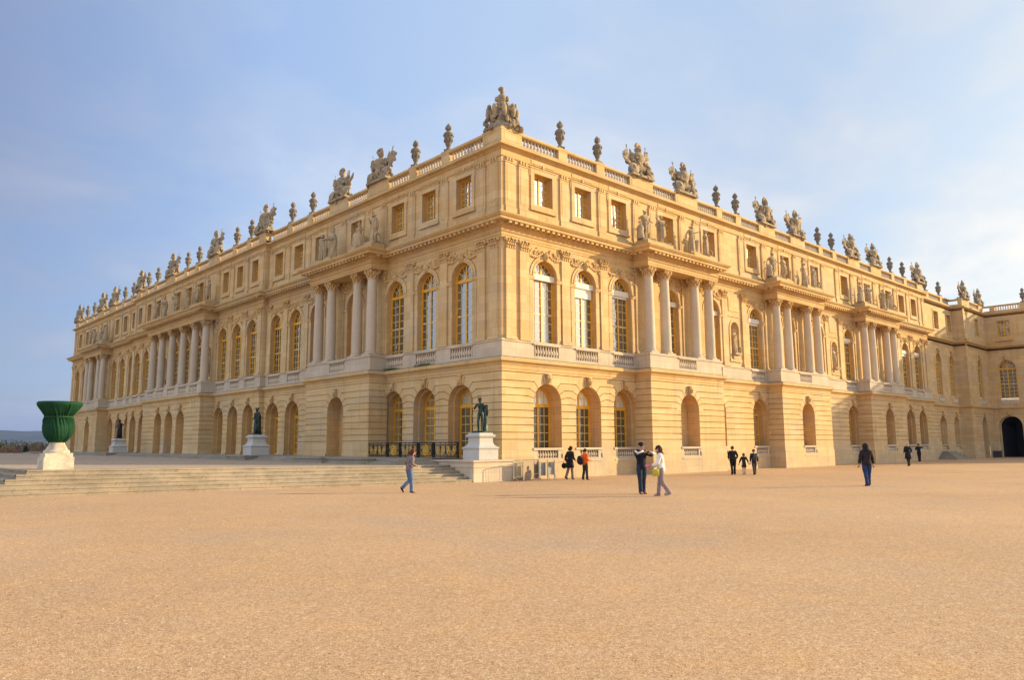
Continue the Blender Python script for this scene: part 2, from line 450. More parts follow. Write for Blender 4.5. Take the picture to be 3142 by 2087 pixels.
# balusters
BPROF=[(.075,0),(.075,.06),(.05,.09),(.045,.16),(.085,.34),(.09,.42),(.06,.6),(.04,.78),(.04,.84),(.062,.87),(.05,.9),(.075,.93),(.075,1)]
def balus(L,h,step=.26,r=1.0):
    k=('bal',round(L,2),round(h,2),r)
    if k in _cache: return _cache[k]
    m=MB(); n=max(1,round(L/step))
    for i in range(n):
        x=-L/2+L*(i+.5)/n; m.lathe([(a*r,z*h) for a,z in BPROF],(x,0,0),8)
    _cache[k]=m.mesh('balustrade',BALM,40); return _cache[k]
for o in gopR:
    n=n_at(GR,o['c'])+.13
    b=place('balustrade',balus(1.55,.42,.2,.8),FR,o['c'],n-.12,1.06)
for o in gopR:
    gb=MB(); n=n_at(GR,o['c'])+.13; c=o['c']; hw=o['hw']
    gb.box(c-hw-.06,c+hw+.06,n-.3,n+.05,1.48,1.60,FR); gb.box(c-hw,c+hw,n-.3,n+.02,.96,1.06,FR)
    for sx in (-1,1):
        a,b=sorted((c+sx*.78,c+sx*hw)); gb.box(a,b,n-.26,n-.01,1.06,1.48,FR)
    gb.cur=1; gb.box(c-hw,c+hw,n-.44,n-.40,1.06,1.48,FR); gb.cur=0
    gb.box(c-hw-.05,c+hw+.05,n+.035,n+.07,.86,.93,FR)
    link('window_parapet',gb.mesh('window_parapet',[PALE,SHDB]),palace)

# ---- string course, pedestal zone
sc=MB()
sweep(sc,PG,[(.13,5.63),(.16,5.66),(.16,5.84),(.19,5.86),(.24,5.96),(.36,6.02),(.38,6.05),(.38,6.20),(.36,6.225)])
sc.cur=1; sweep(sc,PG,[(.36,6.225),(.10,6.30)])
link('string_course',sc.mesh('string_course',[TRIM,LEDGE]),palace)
pz=MB()
plev=[(6.26,.11),(6.36,.11),(6.36,.09),(7.08,.09),(7.10,.14),(7.22,.14)]
uR=BR+AVR; uL=BL+AVL+CEN3
popR=[OP(c,.95,6.44,7.05,False) for c in uR]; popL=[OP(c,.95 if c<28 or c>59 else .9,6.44,7.05,False) for c in uL]
popL+=[OP(CEN+sx*5.55,.8,6.44,7.05,False) for sx in (-1,1)]
walls(pz,FR,GR,plev,popR); walls(pz,FL,GL,plev,popL)
for F,segs,ops in ((FR,GR,popR),(FL,GL,popL)):
    for o in ops:
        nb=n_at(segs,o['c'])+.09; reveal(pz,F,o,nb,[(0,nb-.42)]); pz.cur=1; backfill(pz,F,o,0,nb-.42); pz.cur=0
        pz.box(o['c']-o['hw']-.06,o['c']+o['hw']+.06,nb-.02,nb+.075,7.04,7.13,F)
        place('balustrade',balus(o['hw']*2-.06,.61,.215),F,o['c'],nb-.07,6.44)
for F,segs in ((FR,GR),(FL,GL)):
    for s0,s1,n in segs: pz.quad(F(s0-.14,n+.14,7.222),F(s1+.14,n+.14,7.222),F(s1+.14,-.1,7.222),F(s0-.14,-.1,7.222))
link('pedestal_course',pz.mesh('pedestal_course',[PALE,SHDB]),palace)

# ---- first floor
fopR=[OP(c,.9,6.9,11.75) for c in uR]+[OP(c,.55,7.75,10.45) for c in (22.5,38.5)]
fopL=[OP(c,.9,6.9,11.75) for c in uL]+[OP(CEN+sx*5.55,.55,7.75,10.45) for sx in (-1,1)]
fw=MB(); fl=[(7.2,0),(12.64,0)]
walls(fw,FR,UR,fl,fopR); walls(fw,FL,UL,fl,fopL)
NICHES=[]
def archband(mb,F,op,w,n0,n1,below=0):
    a=outline(op,0); b=outline(op,-w)
    a=[(x,z) for x,z in a][1:-1]; b=b[1:-1]
    if below: a=[(a[0][0],below)]+a+[(a[-1][0],below)]; b=[(b[0][0],below)]+b+[(b[-1][0],below)]
    for i in range(len(a)-1):
        mb.quad(F(a[i][0],n1,a[i][1]),F(a[i+1][0],n1,a[i+1][1]),F(b[i+1][0],n1,b[i+1][1]),F(b[i][0],n1,b[i][1]))
        mb.quad(F(b[i][0],n1,b[i][1]),F(b[i+1][0],n1,b[i+1][1]),F(b[i+1][0],n0,b[i+1][1]),F(b[i][0],n0,b[i][1]))
        mb.quad(F(a[i][0],n1,a[i][1]),F(a[i+1][0],n1,a[i+1][1]),F(a[i+1][0],n0,a[i+1][1]),F(a[i][0],n0,a[i][1]))
for F,segs,ops in ((FR,UR,fopR),(FL,UL,fopL)):
    for i,o in enumerate(ops):
        nb=n_at(segs,o['c']); tr=MB()
        if o['hw']<.7:
            # half-round niche
            k=10; pr=None
            for q in range(k+1):
                t=PI*q/k; cur=(o['c']-o['hw']*math.cos(t),nb-o['hw']*math.sin(t))
                if pr: fw.quad(F(pr[0],pr[1],7.75),F(cur[0],cur[1],7.75),F(cur[0],cur[1],o['zs']),F(pr[0],pr[1],o['zs']))
                pr=cur
            for q in range(k):
                for r_ in range(5):
                    def pt(a,b):
                        t=PI*a/k; e=PI/2*b/5; rr=o['hw']*math.cos(e); return F(o['c']-rr*math.cos(t),nb-rr*math.sin(t),o['zs']+o['hw']*math.sin(e))
                    fw.quad(pt(q,r_),pt(q+1,r_),pt(q+1,r_+1),pt(q,r_+1))
            fw.quad(*[F(o['c']-o['hw']*math.cos(PI*q/k),nb-o['hw']*math.sin(PI*q/k),7.75) for q in range(k+1)])
            archband(tr,F,o,.16,nb,nb+.05,7.75)
            tr.box(o['c']-.75,o['c']+.75,nb,nb+.09,7.55,7.74,F); tr.box(o['c']-.8,o['c']+.8,nb,nb+.05,10.8,10.9,F)
            tr.box(o['c']-.7,o['c']+.7,nb,nb+.04,11.2,12.2,F)
            tr.box(o['c']-.4,o['c']+.4,nb-.45,nb+.12,7.74,8.05,F)
            link('niche_surround',tr.mesh('niche_surround',WALL),palace); NICHES.append((F,o['c'],nb)); continue
        fw.cur=1; reveal(fw,F,o,nb,[(0,nb-.33)]); fw.cur=0
        blind=0
        if F is FR: blind=[1,1.9,1.25,1,1.3,1,1.2,1,1.5,1.2,1,1,1][i%13]
        add_window(F,o['c'],nb-.26,'fan',.9,6.98,11.75,True,8,GLASSR if F is FR else GLASS,blind=blind)
        archband(tr,F,o,.27,nb,nb+.07); archband(tr,F,o,.1,nb+.07,nb+.1)
        for sx in (-1,1):
            a,b=sorted((o['c']+sx*.86,o['c']+sx*1.3)); tr.box(a,b,nb,nb+.12,10.72,10.80,F); tr.box(a,b,nb,nb+.09,10.62,10.72,F)
            a,b=sorted((o['c']+sx*.905,o['c']+sx*1.2)); tr.box(a,b,nb,nb+.05,7.22,10.62,F)
        link('arch_surround',tr.mesh('arch_surround',WALL),palace)
link('first_floor_wall',fw.mesh('first_floor_wall',[WALL,NICHE]),palace)
# pilasters with leafy capitals
def leafcap(m,w,d,z0,h,rnd):
    m.box(-w*.5,w*.5,-d*.7,0,z0,z0+h*.8)
    for r_ in range(2):
        for i in range(4):
            x=-w*.5+w*(i+.5)/4; z=z0+h*(.16+.3*r_)
            m.ell((x,-d*.8-.03*r_,z),(w*.12,.06,h*.2)); m.ell((x,-d*.9-.06-.03*r_,z+h*.17),(w*.1,.05,h*.07))
    for sx in (-1,1): m.ell((sx*w*.56,-d*.9,z0+h*.76),(w*.16,.1,h*.15)); m.ell((sx*w*.2,-d*1.0,z0+h*.8),(w*.1,.06,h*.1))
    m.box(-w*.66,w*.66,-d*1.35,0,z0+h*.88,z0+h); m.ell((0,-d*1.35,z0+h*.93),(w*.1,.05,h*.1))
pm=MB(); w=.66
pm.box(-w*.62,w*.62,-.19,0,7.2,7.3); pm.box(-w*.57,w*.57,-.16,0,7.3,7.37); pm.box(-w*.54,w*.54,-.14,0,7.37,7.44)
pm.box(-w/2,w/2,-.11,0,7.44,12.05)
PILM=pm.mesh('pilaster',WALL); pc=MB(); leafcap(pc,w,.13,12.02,.6,rnd); CAPM=pc.mesh('capital',TRIM,50)
pilR=[.56,1.56,4.78,8.08,11.4,13.05,16.35,18.0,21.18,23.82,27.15,28.85,32.15,33.85,37.18,39.82,42.95,44.65,47.95,49.6,52.9,56.2,59.45,60.44]
pilL=[.56,1.56,4.83,8.05,11.1,12.75,16.05,17.7,21.0,24.2,26.95,27.85,30.65,33.55,36.6,39.1,42.05]; pilL+=[LL-x for x in pilL]
for F,segs,pl in ((FR,UR,pilR),(FL,UL,pilL)):
    for s in pl:
        p=place('pilaster',PILM,F,s,n_at(segs,s)); link('capital',CAPM,p)
# carved spandrels above the first-floor arches
def relief(seed):
    r=random.Random(seed); m=MB(); hw=1.2
    m.ell((0,-.1,1.08),(.16,.13,.24)); m.ell((0,-.2,1.1),(.1,.08,.15)); m.ell((0,-.27,1.07),(.03,.04,.05)); m.box(-.15,.15,-.12,0,.86,1.3)
    for i in range(12):
        a0,a1=PI*i/12,PI*(i+1)/12; p=[(1.2*math.cos(a),1.2*math.sin(a)) for a in (a0,a1)]; q=[(max(-1.3,min(1.3,x*1.6)),1.68 if z>.5 else min(1.68,z*1.6)) for x,z in p]
        m.quad((p[0][0],-.015,p[0][1]),(p[1][0],-.015,p[1][1]),(q[1][0],-.015,q[1][1]),(q[0][0],-.015,q[0][1]))
    for sx in (-1,1):
        for i in range(9):
            t=i/8; a=Vector((sx*(.15+1.05*t),-.06,1.35-.25*math.sin(PI*t)-.25*t*t))
            m.ell(a,(.09,.06,.075+.04*r.random()),Matrix.Rotation(r.random()*3,3,'Y'),6,4)
        for br in range(7):
            x,z=sx*(.35+.9*r.random()),1.5-.1*r.random(); ang=-PI/2+sx*r.uniform(-.2,1.0)
            for k in range(5):
                x+=math.cos(ang)*.09; z+=math.sin(ang)*.09; ang+=sx*r.uniform(-.4,.5)
                if math.hypot(x,z)<1.22 or abs(x)>1.33 or z<.0: break
                m.ell((x,-.05,z),(.055,.05,.04+.03*r.random()),Matrix.Rotation(ang,3,'Y'),6,4)
        for br in range(14):
            x,z=sx*r.uniform(.25,1.3),r.uniform(.5,1.55)
            if math.hypot(x,z)<1.28: continue
            m.ell((x,-.04,z),(r.uniform(.04,.09),.06,r.uniform(.04,.09)),Matrix.Rotation(r.random()*3,3,'Y'),6,4)
    return m.mesh('carved_relief',TRIM,True)
REL=[relief(i) for i in range(3)]
for F,segs,us in ((FR,UR,uR),(FL,UL,uL)):
    for i,c in enumerate(us): place('carved_relief',REL[i%3],F,c,n_at(segs,c)+.01,10.87)

# columns
cm=MB(); cp=[]
for i in range(13):
    t=i/12; cp.append((.44*(1-.16*max(0,(t-.3)/.7)**1.5),7.50+t*4.52))
cm.box(-.56,.56,-.56,.56,7.22,7.32); cm.lathe([(.54,7.32),(.56,7.36),(.54,7.40),(.48,7.42),(.47,7.45),(.5,7.48),(.45,7.5)],seg=20)
cm.lathe(cp,seg=20); cm.lathe([(.38,11.98),(.42,12.0),(.42,12.04),(.38,12.05)],seg=20)
COLMESH=cm.mesh('column',COLM,40)
cc=MB(); cc.lathe([(.36,12.05),(.38,12.3),(.48,12.5)],seg=14)
for r_ in range(2):
    for k in range(8):
        a=2*PI*(k+.5*r_)/8; rr=.41+.04*r_
        cc.ell((rr*math.cos(a),rr*math.sin(a),12.15+.14*r_),(.09,.09,.1)); cc.ell(((rr+.08)*math.cos(a),(rr+.08)*math.sin(a),12.25+.14*r_),(.06,.06,.045))
for k in range(4):
    a=PI/4+k*PI/2; cc.ell((.56*math.cos(a),.56*math.sin(a),12.44),(.13,.13,.12))
cc.box(-.5,.5,-.5,.5,12.53,12.62); cc.box(-.54,.54,-.54,.54,12.57,12.605)
CCAP=cc.mesh('capital',TRIM,50)
COLS=[(FR,c+d,.78) for c in AVR for d in (-3.3,-1.65,1.65,3.3)]+[(FL,c+d,.78) for c in AVL for d in (-3.3,-1.65,1.65,3.3)]+[(FL,CEN+d,MN+.78) for d in (-6.7,-4.25,-1.45,1.45,4.25,6.7)]
for F,s,n in COLS:
    c=place('column',COLMESH,F,s,n+.04,0,palace,(.75,.75,1)); link('capital',CCAP,c)
# ---- entablature
en=MB()
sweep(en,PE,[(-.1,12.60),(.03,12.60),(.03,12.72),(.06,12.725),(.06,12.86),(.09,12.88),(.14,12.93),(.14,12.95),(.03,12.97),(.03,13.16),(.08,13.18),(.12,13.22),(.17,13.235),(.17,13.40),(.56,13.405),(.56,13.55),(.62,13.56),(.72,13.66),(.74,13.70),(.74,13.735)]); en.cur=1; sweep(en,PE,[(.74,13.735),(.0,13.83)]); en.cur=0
for F,segs in ((FR,segsR(1.22)),(FL,segsL(1.22))):
    for s0,s1,n in segs:
        if n>.5: en.quad(F(s0,n-.02,12.612),F(s1,n-.02,12.612),F(s1,-.05,12.612),F(s0,-.05,12.612)); en.quad(F(s0,n+.05,13.80),F(s1,n+.05,13.80),F(s1,-.05,13.80),F(s0,-.05,13.80))
for a,b in zip(PE,PE[1:]):
    a=Vector(a);b=Vector(b);L=(b-a).length;d=(b-a)/L;nn=Vector((d.y,-d.x)); k=max(1,round(L/.4))
    for i in range(k):
        p=a+d*(L*(i+.5)/k); T=lambda x,y,z:(*(p+d*x+nn*y),z)
        en.box(-.1,.1,.17,.5,13.27,13.404,T)
link('cornice',en.mesh('cornice',[TRIM,LEDGE]),palace)
# ---- attic
aw=MB(); al=[(13.76,.06),(14.30,.06),(14.33,0),(17.08,0)]
aopR=[OP(c-.07,.71,14.85,16.62,False) for c in uR]; aopL=[OP(c-.12,.66 if i%9<6 else .58,14.85,16.62,False) for i,c in enumerate(BL)]+[OP(c,.66,14.85,16.62,False) for c in AVL+CEN3]
walls(aw,FR,UR,al,aopR); walls(aw,FL,UL,al,aopL)
for F,segs,ops in ((FR,UR,aopR),(FL,UL,aopL)):
    for o in ops:
        nb=n_at(segs,o['c']); aw.cur=1; reveal(aw,F,o,nb,[(0,nb-.42)]); aw.cur=0
        add_window(F,o['c'],nb-.30,'sq',o['hw'],14.85,16.62,False,5,GLASSR if F is FR else GLASS)
        c,h=o['c'],o['hw']; tr=MB()
        for x0,x1,z0,z1,n in ((c-h-.26,c-h,14.62,16.88,.07),(c+h,c+h+.26,14.62,16.88,.07),(c-h,c+h,16.62,16.88,.067),(c-h,c+h,14.62,14.85,.067),(c-h-.34,c-h-.26,16.45,16.96,.05),(c+h+.26,c+h+.34,16.45,16.96,.05),(c-h-.3,c+h+.3,14.48,14.6,.12),(c-h-.34,c+h+.34,16.90,16.955,.09)):
            tr.box(x0,x1,nb-.01,nb+n,z0,z1,F)
        tr.box(c-.06,c+.06,nb,nb+.1,17.0,17.2,F); tr.box(c-.9,c+.9,nb+.02,nb+.05,17.16,17.38,F)
        link('window_surround',tr.mesh('window_surround',WALL),palace)
for F,segs,pl in ((FR,UR,pilR),(FL,UL,pilL)):
    for s in pl:
        nb=n_at(segs,s); w=.34; tr=MB()
        tr.box(s-w,s+w,nb-.01,nb+.085,14.33,16.74,F); tr.box(s-w-.04,s+w+.04,nb-.01,nb+.12,16.74,16.80,F)
        tr.box(s-w*.66,s+w*.66,nb-.01,nb+.10,14.6,16.6,F); tr.box(s-w-.02,s+w+.02,nb+.05,nb+.13,13.8,14.30,F)
        for k in (-1,0,1): tr.box(s+k*.2-.05,s+k*.2+.05,nb,nb+.115,16.84,17.04,F)
        link('attic_pilaster',tr.mesh('attic_pilaster',WALL),palace)
link('attic_wall',aw.mesh('attic_wall',[WALL,NICHE]),palace)
rc=MB()
sweep(rc,PU,[(.0,17.04),(.05,17.05),(.07,17.11),(.02,17.125),(.02,17.42),(.08,17.45),(.13,17.52),(.3,17.57),(.34,17.59),(.34,17.71)])
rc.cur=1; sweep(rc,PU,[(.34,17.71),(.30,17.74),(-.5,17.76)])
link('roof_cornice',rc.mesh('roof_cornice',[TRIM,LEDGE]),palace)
rf=MB(); rf.quad((.3,0.3,17.75),(LR-.2,.3,17.75),(LR-.2,LL-.3,17.75),(.3,LL-.3,17.75)); rf.box(16,LR-12,16,LL-14,17.76,20.2)
rf.quad((LR-.01,.5,0),(LR-.01,LL,0),(LR-.01,LL,17.7),(LR-.01,.5,17.7)); rf.quad((.5,LL-.01,0),(LR,LL-.01,0),(LR,LL-.01,17.7),(.5,LL-.01,17.7))
link('roof',rf.mesh('roof',ROOF),palace)
# ---- roof balustrade
solR=[(0,1.5),(4.42,5.15),(7.72,8.45),(10.9,13.3),(15.8,18.4),(20.85,21.55),(23.45,24.15),(26.8,29.2),(31.8,34.2),(36.8,37.5),(39.45,40.15),(42.6,45),(47.6,50),(52.6,53.3),(55.85,56.55),(59.4,LR)]
solL=[(0,1.5),(4.48,5.2),(7.75,8.45),(10.7,13.1),(15.7,18.1),(20.65,21.35),(23.85,24.55),(27.4,28.7),(30.3,31.0),(33.2,33.9),(36.8,39.2),(41.7,42.4)]
solL=solL+[(LL-b,LL-a) for a,b in reversed(solL)]
par=MB()
sweep(par,PU,[(-.42,17.74),(-.42,17.98),(-.02,17.98),(.0,17.96),(.0,17.74)])
sweep(par,PU,[(-.46,18.50),(-.46,18.66),(.03,18.66),(.04,18.64),(.04,18.55),(.0,18.50),(-.46,18.50)])
for F,segs,sol in ((FR,UR,solR),(FL,UL,solL)):
    for i,(a,b) in enumerate(sol):
        n=n_at(segs,(a+b)/2); par.box(a,b,n-.43,n+.015,17.75,18.52,F)
        if b-a>1: par.box(a+.2,b-.2,n,n+.03,18.02,18.44,F)
        par.box(a-.02,b+.02,n-.47,n+.05,18.655,18.70,F)
    for (a0,a),(b,b1) in zip(sol,sol[1:]):
        c=(a+b)/2; L=b-a-.06; n=n_at(segs,c)
        place('balustrade',balus(L,.52,.26),F,c,n-.2,17.98)
link('roof_parapet',par.mesh('roof_parapet',WALL),palace)

# ------------------------------------------------------------------ figures
def skin(verts,radii,edges,sub=2):
    me=bpy.data.meshes.new('tmp'); me.from_pydata(verts,edges,[])
    o=bpy.data.objects.new('tmp',me); COL.objects.link(o)
    md=o.modifiers.new('s','SKIN'); md.use_smooth_shade=True
    sv=me.skin_vertices[0].data
    for i,r in enumerate(radii):
        sv[i].radius=(r,r) if not hasattr(r,'__len__') else r; sv[i].use_root=(i==0)
    o.modifiers.new('u','SUBSURF').levels=sub
    bpy.context.view_layer.update()
    dg=bpy.context.evaluated_depsgraph_get()
    ev=o.evaluated_get(dg); m2=ev.to_mesh()
    vs=[tuple(v.co) for v in m2.vertices]; fs=[tuple(p.vertices) for p in m2.polygons]
    ev.to_mesh_clear(); bpy.data.objects.remove(o); bpy.data.meshes.remove(me)
    return vs,fs
def loft(m,pts,rs,seg=12,sub=4,flat=1.0):
    P=[Vector(p) for p in pts]; Q=[];Rr=[]
    for i in range(len(P)-1):
        p0=P[max(0,i-1)];p1=P[i];p2=P[i+1];p3=P[min(len(P)-1,i+2)]
        for k in range(sub):
            t=k/sub; Q.append(.5*((2*p1)+(p2-p0)*t+(2*p0-5*p1+4*p2-p3)*t*t+(3*p1-p0-3*p2+p3)*t**3)); Rr.append(rs[i]+(rs[i+1]-rs[i])*t)
    Q.append(P[-1]);Rr.append(rs[-1]); vs=[];n=len(Q)
    for i in range(n):
        d=(Q[min(n-1,i+1)]-Q[max(0,i-1)]).normalized(); u=Vector((1,0,0)); u=(u-d*u.dot(d)).normalized(); w=d.cross(u)
        vs+= [Q[i]+(u*math.cos(2*PI*k/seg)+w*math.sin(2*PI*k/seg)*flat)*Rr[i] for k in range(seg)]
    m.add(vs,[(i*seg+k,i*seg+(k+1)%seg,(i+1)*seg+(k+1)%seg,(i+1)*seg+k) for i in range(n-1) for k in range(seg)]+[tuple(range(seg))[::-1],tuple((n-1)*seg+k for k in range(seg))])
def ik(a,b,l1,l2,pole):
    a=Vector(a);b=Vector(b);d=b-a;L=min(d.length,(l1+l2)*.995); u=d.normalized(); b=a+u*L
    x=(l1*l1-l2*l2+L*L)/(2*L); h=math.sqrt(max(0,l1*l1-x*x))
    p=Vector(pole); p=(p-u*p.dot(u)); p=p.normalized() if p.length>1e-4 else u.orthogonal()
    return a+u*x+p*h,b
def skeleton(lean=0,legs=((8,4),(-8,6)),armR=(.28,.05,.82),armL=(-.28,.05,.82),poleR=(.4,-1,0),poleL=(-.4,-1,0),head=(0,.02),twist=0,width=1.0):
    """1.75 m person facing +y; wrist targets in the same frame"""
    J={}
    R=Matrix.Rotation(-rad(lean),3,'X')
    pel=Vector((0,0,.95))
    def up(p): return pel+R@(Vector(p)-pel)
    J['pel']=pel; J['spn']=up((0,0,1.12)); J['chs']=up((0,.0,1.32)); J['nck']=up((0,-.005,1.47)); 
    J['hd0']=up((head[0]*.4,.0+head[1]*.5,1.555)); J['hd1']=up((head[0],head[1],1.635)); J['hdt']=up((head[0],head[1]-.01,1.69))
    for nm,sx,tg,pole in (('R',1,armR,poleR),('L',-1,armL,poleL)):
        J['sh'+nm]=up((sx*.185*width,0,1.41)); e,wv=ik(J['sh'+nm],tg,.29,.26,pole); J['el'+nm]=e; J['wr'+nm]=wv
    for nm,sx,(a,b) in (('R',1,legs[0]),('L',-1,legs[1])):
        hp=Vector((sx*.095,0,.91)); a=rad(a); b=rad(b)
        kn=hp+Vector((0,math.sin(a),-math.cos(a)))*.43; an=kn+Vector((0,math.sin(a-b),-math.cos(a-b)))*.42
        f=a-b if b>.5 else 0
        td=Vector((0,math.cos(f*1.1),math.sin(f*1.1)))
        J['hp'+nm]=hp;J['kn'+nm]=kn;J['an'+nm]=an; J['he'+nm]=an+Vector((0,-.03,-.04)); J['to'+nm]=an+td*.17+Vector((sx*.03,0,-.045 if b<=.5 else -.03))
    mn=min(min(J['an'+k].z-.075,J['to'+k].z-.028) for k in 'RL')
    for k in J: J[k]=J[k]-Vector((0,0,mn))
    return J
def body_mesh(J,m,sub=2,fat=1.0,feet=True):
    V=[];Rr=[];E=[];ix={}
    def a(n,r,par=None):
        ix[n]=len(V); V.append(tuple(J[n])); Rr.append(r)
        if par is not None: E.append((ix[par],ix[n]))
    a('pel',.135*fat); a('spn',.12*fat,'pel'); a('chs',.14*fat,'spn'); a('nck',.062,'chs'); a('hd0',.07,'nck'); a('hd1',.098,'hd0'); a('hdt',.075,'hd1')
    for k in 'RL':
        a('sh'+k,.075,'chs'); a('el'+k,.05,'sh'+k); a('wr'+k,.034,'el'+k)
        a('hp'+k,.1*fat,'pel'); a('kn'+k,.064,'hp'+k); a('an'+k,.045,'kn'+k); a('to'+k,.032,'an'+k)
    vs,fs=skin(V,Rr,E,sub); m.add(vs,fs)
    # face
    h=J['hd1']; f=(J['hd1']-J['nck']); f.normalize(); fw=Vector((0,1,0))
    m.ell(h+Vector((0,.1,-.01)),(.018,.028,.03),None,6,4); m.ell(h+Vector((0,.085,-.055)),(.03,.016,.01),None,6,4); m.ell(h+Vector((0,.07,-.09)),(.035,.03,.025),None,6,4)
    for sx in (-1,1): m.ell(h+Vector((sx*.1,0,-.01)),(.014,.025,.034),None,6,4); m.ell(h+Vector((sx*.035,.087,.018)),(.02,.012,.007),None,6,4)
    # hands: palm, four curled fingers of unequal length, thumb off the side
    for k,sx in (('R',1),('L',-1)):
        w=J['wr'+k]; d=(w-J['el'+k]).normalized(); s=d.cross(Vector((0,1,.2))).normalized(); n=s.cross(d)
        m.ell(w+d*.045,(.036,.036,.036),None,6,4); pc=w+d*.055
        m.tube(w,w+d*.085,.03,.038,6)
        for i,L in enumerate((.065,.075,.07,.055)):
            b=w+d*.085+s*(.027-.018*i); c=b+d*L*.55+n*.008; m.tube(b,c,.0095,.009,5); m.tube(c,c+d*L*.35+n*.028,.009,.007,5)
        b=w+d*.035+s*.03; c=b+d*.03+s*.03; m.tube(b,c,.012,.01,5); m.tube(c,c+d*.03+n*.01,.01,.008,5)
def drape(m,c,prof,seed,k=11,amp=.1,seg=44,ex=(1,1)):
    r=random.Random(seed); ph=[r.random()*6 for _ in range(4)]
    def fn(a,z):
        return 1+amp*(.6*math.sin(k*a+ph[0]+z*1.1)+.5*math.sin((k-4)*a+ph[1]-z*1.7)+.35*math.sin(3*a+ph[2]+z*2))
    o=len(m.v); m.lathe(prof,c,seg,fn)
    for i in range(o,len(m.v)):
        x,y,z=m.v[i]; m.v[i]=(c[0]+(x-c[0])*ex[0],c[1]+(y-c[1])*ex[1],z)
def jitter(m,amp,sc,i0=0):
    for i in range(i0,len(m.v)):
        p=Vector(m.v[i]); q=noise.noise_vector(p*sc)*amp; m.v[i]=tuple(p+q)
def statue_mesh(v):
    m=MB()
    r=random.Random(v*11)
    poses=[dict(lean=-3,legs=((10,3),(-4,14)),armR=(.42,.15,1.18),armL=(-.3,.16,1.02)),
           dict(lean=2,legs=((4,2),(-2,10)),armR=(.12,.24,1.3),armL=(-.32,.02,.9)),
           dict(lean=-4,legs=((6,3),(-6,12)),armR=(.36,.05,1.0),armL=(-.12,.25,1.22)),
           dict(lean=4,legs=((8,2),(-3,8)),armR=(.2,.3,1.15),armL=(-.2,.28,1.1)),
           dict(lean=0,legs=((6,3),(-5,12)),armR=(.38,-.05,.95),armL=(-.4,.1,1.32))]
    J=skeleton(**poses[v%5],head=(r.uniform(-.04,.04),.03)); body_mesh(J,m,2,1.05)
    h=J['hd1']
    for k in range(9): m.ell(h+Vector((r.uniform(-.09,.09),r.uniform(-.11,.0),r.uniform(-.06,.1))),r.uniform(.045,.065),None,6,4)
    if v%5 in (0,2):   # bare torso, cloth round the hips and over one shoulder
        drape(m,(0,0,0),[(.14,1.03),(.185,.95),(.2,.75),(.185,.55),(.14,.4),(.1,.33)],v,8,.2,44,(1,.9))
        drape(m,(.15,-.1,0),[(.03,1.47),(.08,1.38),(.07,.9),(.1,.3),(.1,.0)],v+3,6,.2,20)
    else:
        drape(m,(0,0,0),[(.09,1.47),(.15,1.38),(.165,1.25),(.135,1.1),(.175,.94),(.185,.6),(.20,.3),(.245,.04),(.22,0)],v,9,.17,44,(1,.9))
        drape(m,(-.16,-.03,0),[(.03,1.42),(.1,1.3),(.12,1.0),(.1,.7),(.05,.5)],v+4,7,.18,20)
    if v%5==0: drape(m,(.42,.05,0),[(.2,0),(.22,.2),(.17,.5),(.2,.62),(.13,.8),(.08,.86)],5,6,.12,16)
    if v%5==1:
        for k in range(14):
            a=2*PI*k/14; m.ell((-.42+.0*k,.08+.2*math.cos(a),.26+.24*math.sin(a)),(.08,.07,.07),None,6,4)
    if v%5==2: m.tube((.38,.06,0),(.36,.06,1.5),.03,.02,6); m.ell((.36,.06,1.55),(.06,.06,.09))
    if v%5==3: m.ell((.0,.34,1.13),(.2,.1,.1)); m.ell((-.1,.36,1.2),.09)
    if v%5==4: drape(m,(-.42,.0,0),[(.12,0),(.13,.5),(.16,.8),(.1,.86)],8,6,.15,14)
    jitter(m,.03,4); m.box(-.42,.42,-.36,.36,-.12,.02)
    return m.mesh('statue',STAT,60)
STS=[statue_mesh(i) for i in range(5)]
def seated_mesh(v):
    m=MB(); J=skeleton(lean=6,legs=((70,80),(58,62)),armR=(.3,.3,1.0),armL=(-.35,.2,1.15),head=(.03,.03)); body_mesh(J,m,1,1.1)
    z=J['pel'].z
    drape(m,(0,.02,0),[(.2,z+.12),(.3,z),(.34,z-.2),(.36,.1),(.38,0)],v,9,.12,40,(1,1.1)); drape(m,(0,-.1,0),[(.36,0),(.36,z-.1),(.2,z)],v+2,6,.1,18)
    h=J['hd1']
    for k in range(8): m.ell(h+Vector((random.uniform(-.09,.09),random.uniform(-.1,0),random.uniform(-.05,.1))),.06,None,6,4)
    drape(m,(.4,.1,0),[(.22,0),(.2,.3),(.15,.6),(.07,.75)],v+5,5,.15,14)
    jitter(m,.03,4); m.box(-.45,.45,-.4,.45,-.12,.02)
    return m.mesh('statue',STAT,60)
SEAT=seated_mesh(3)

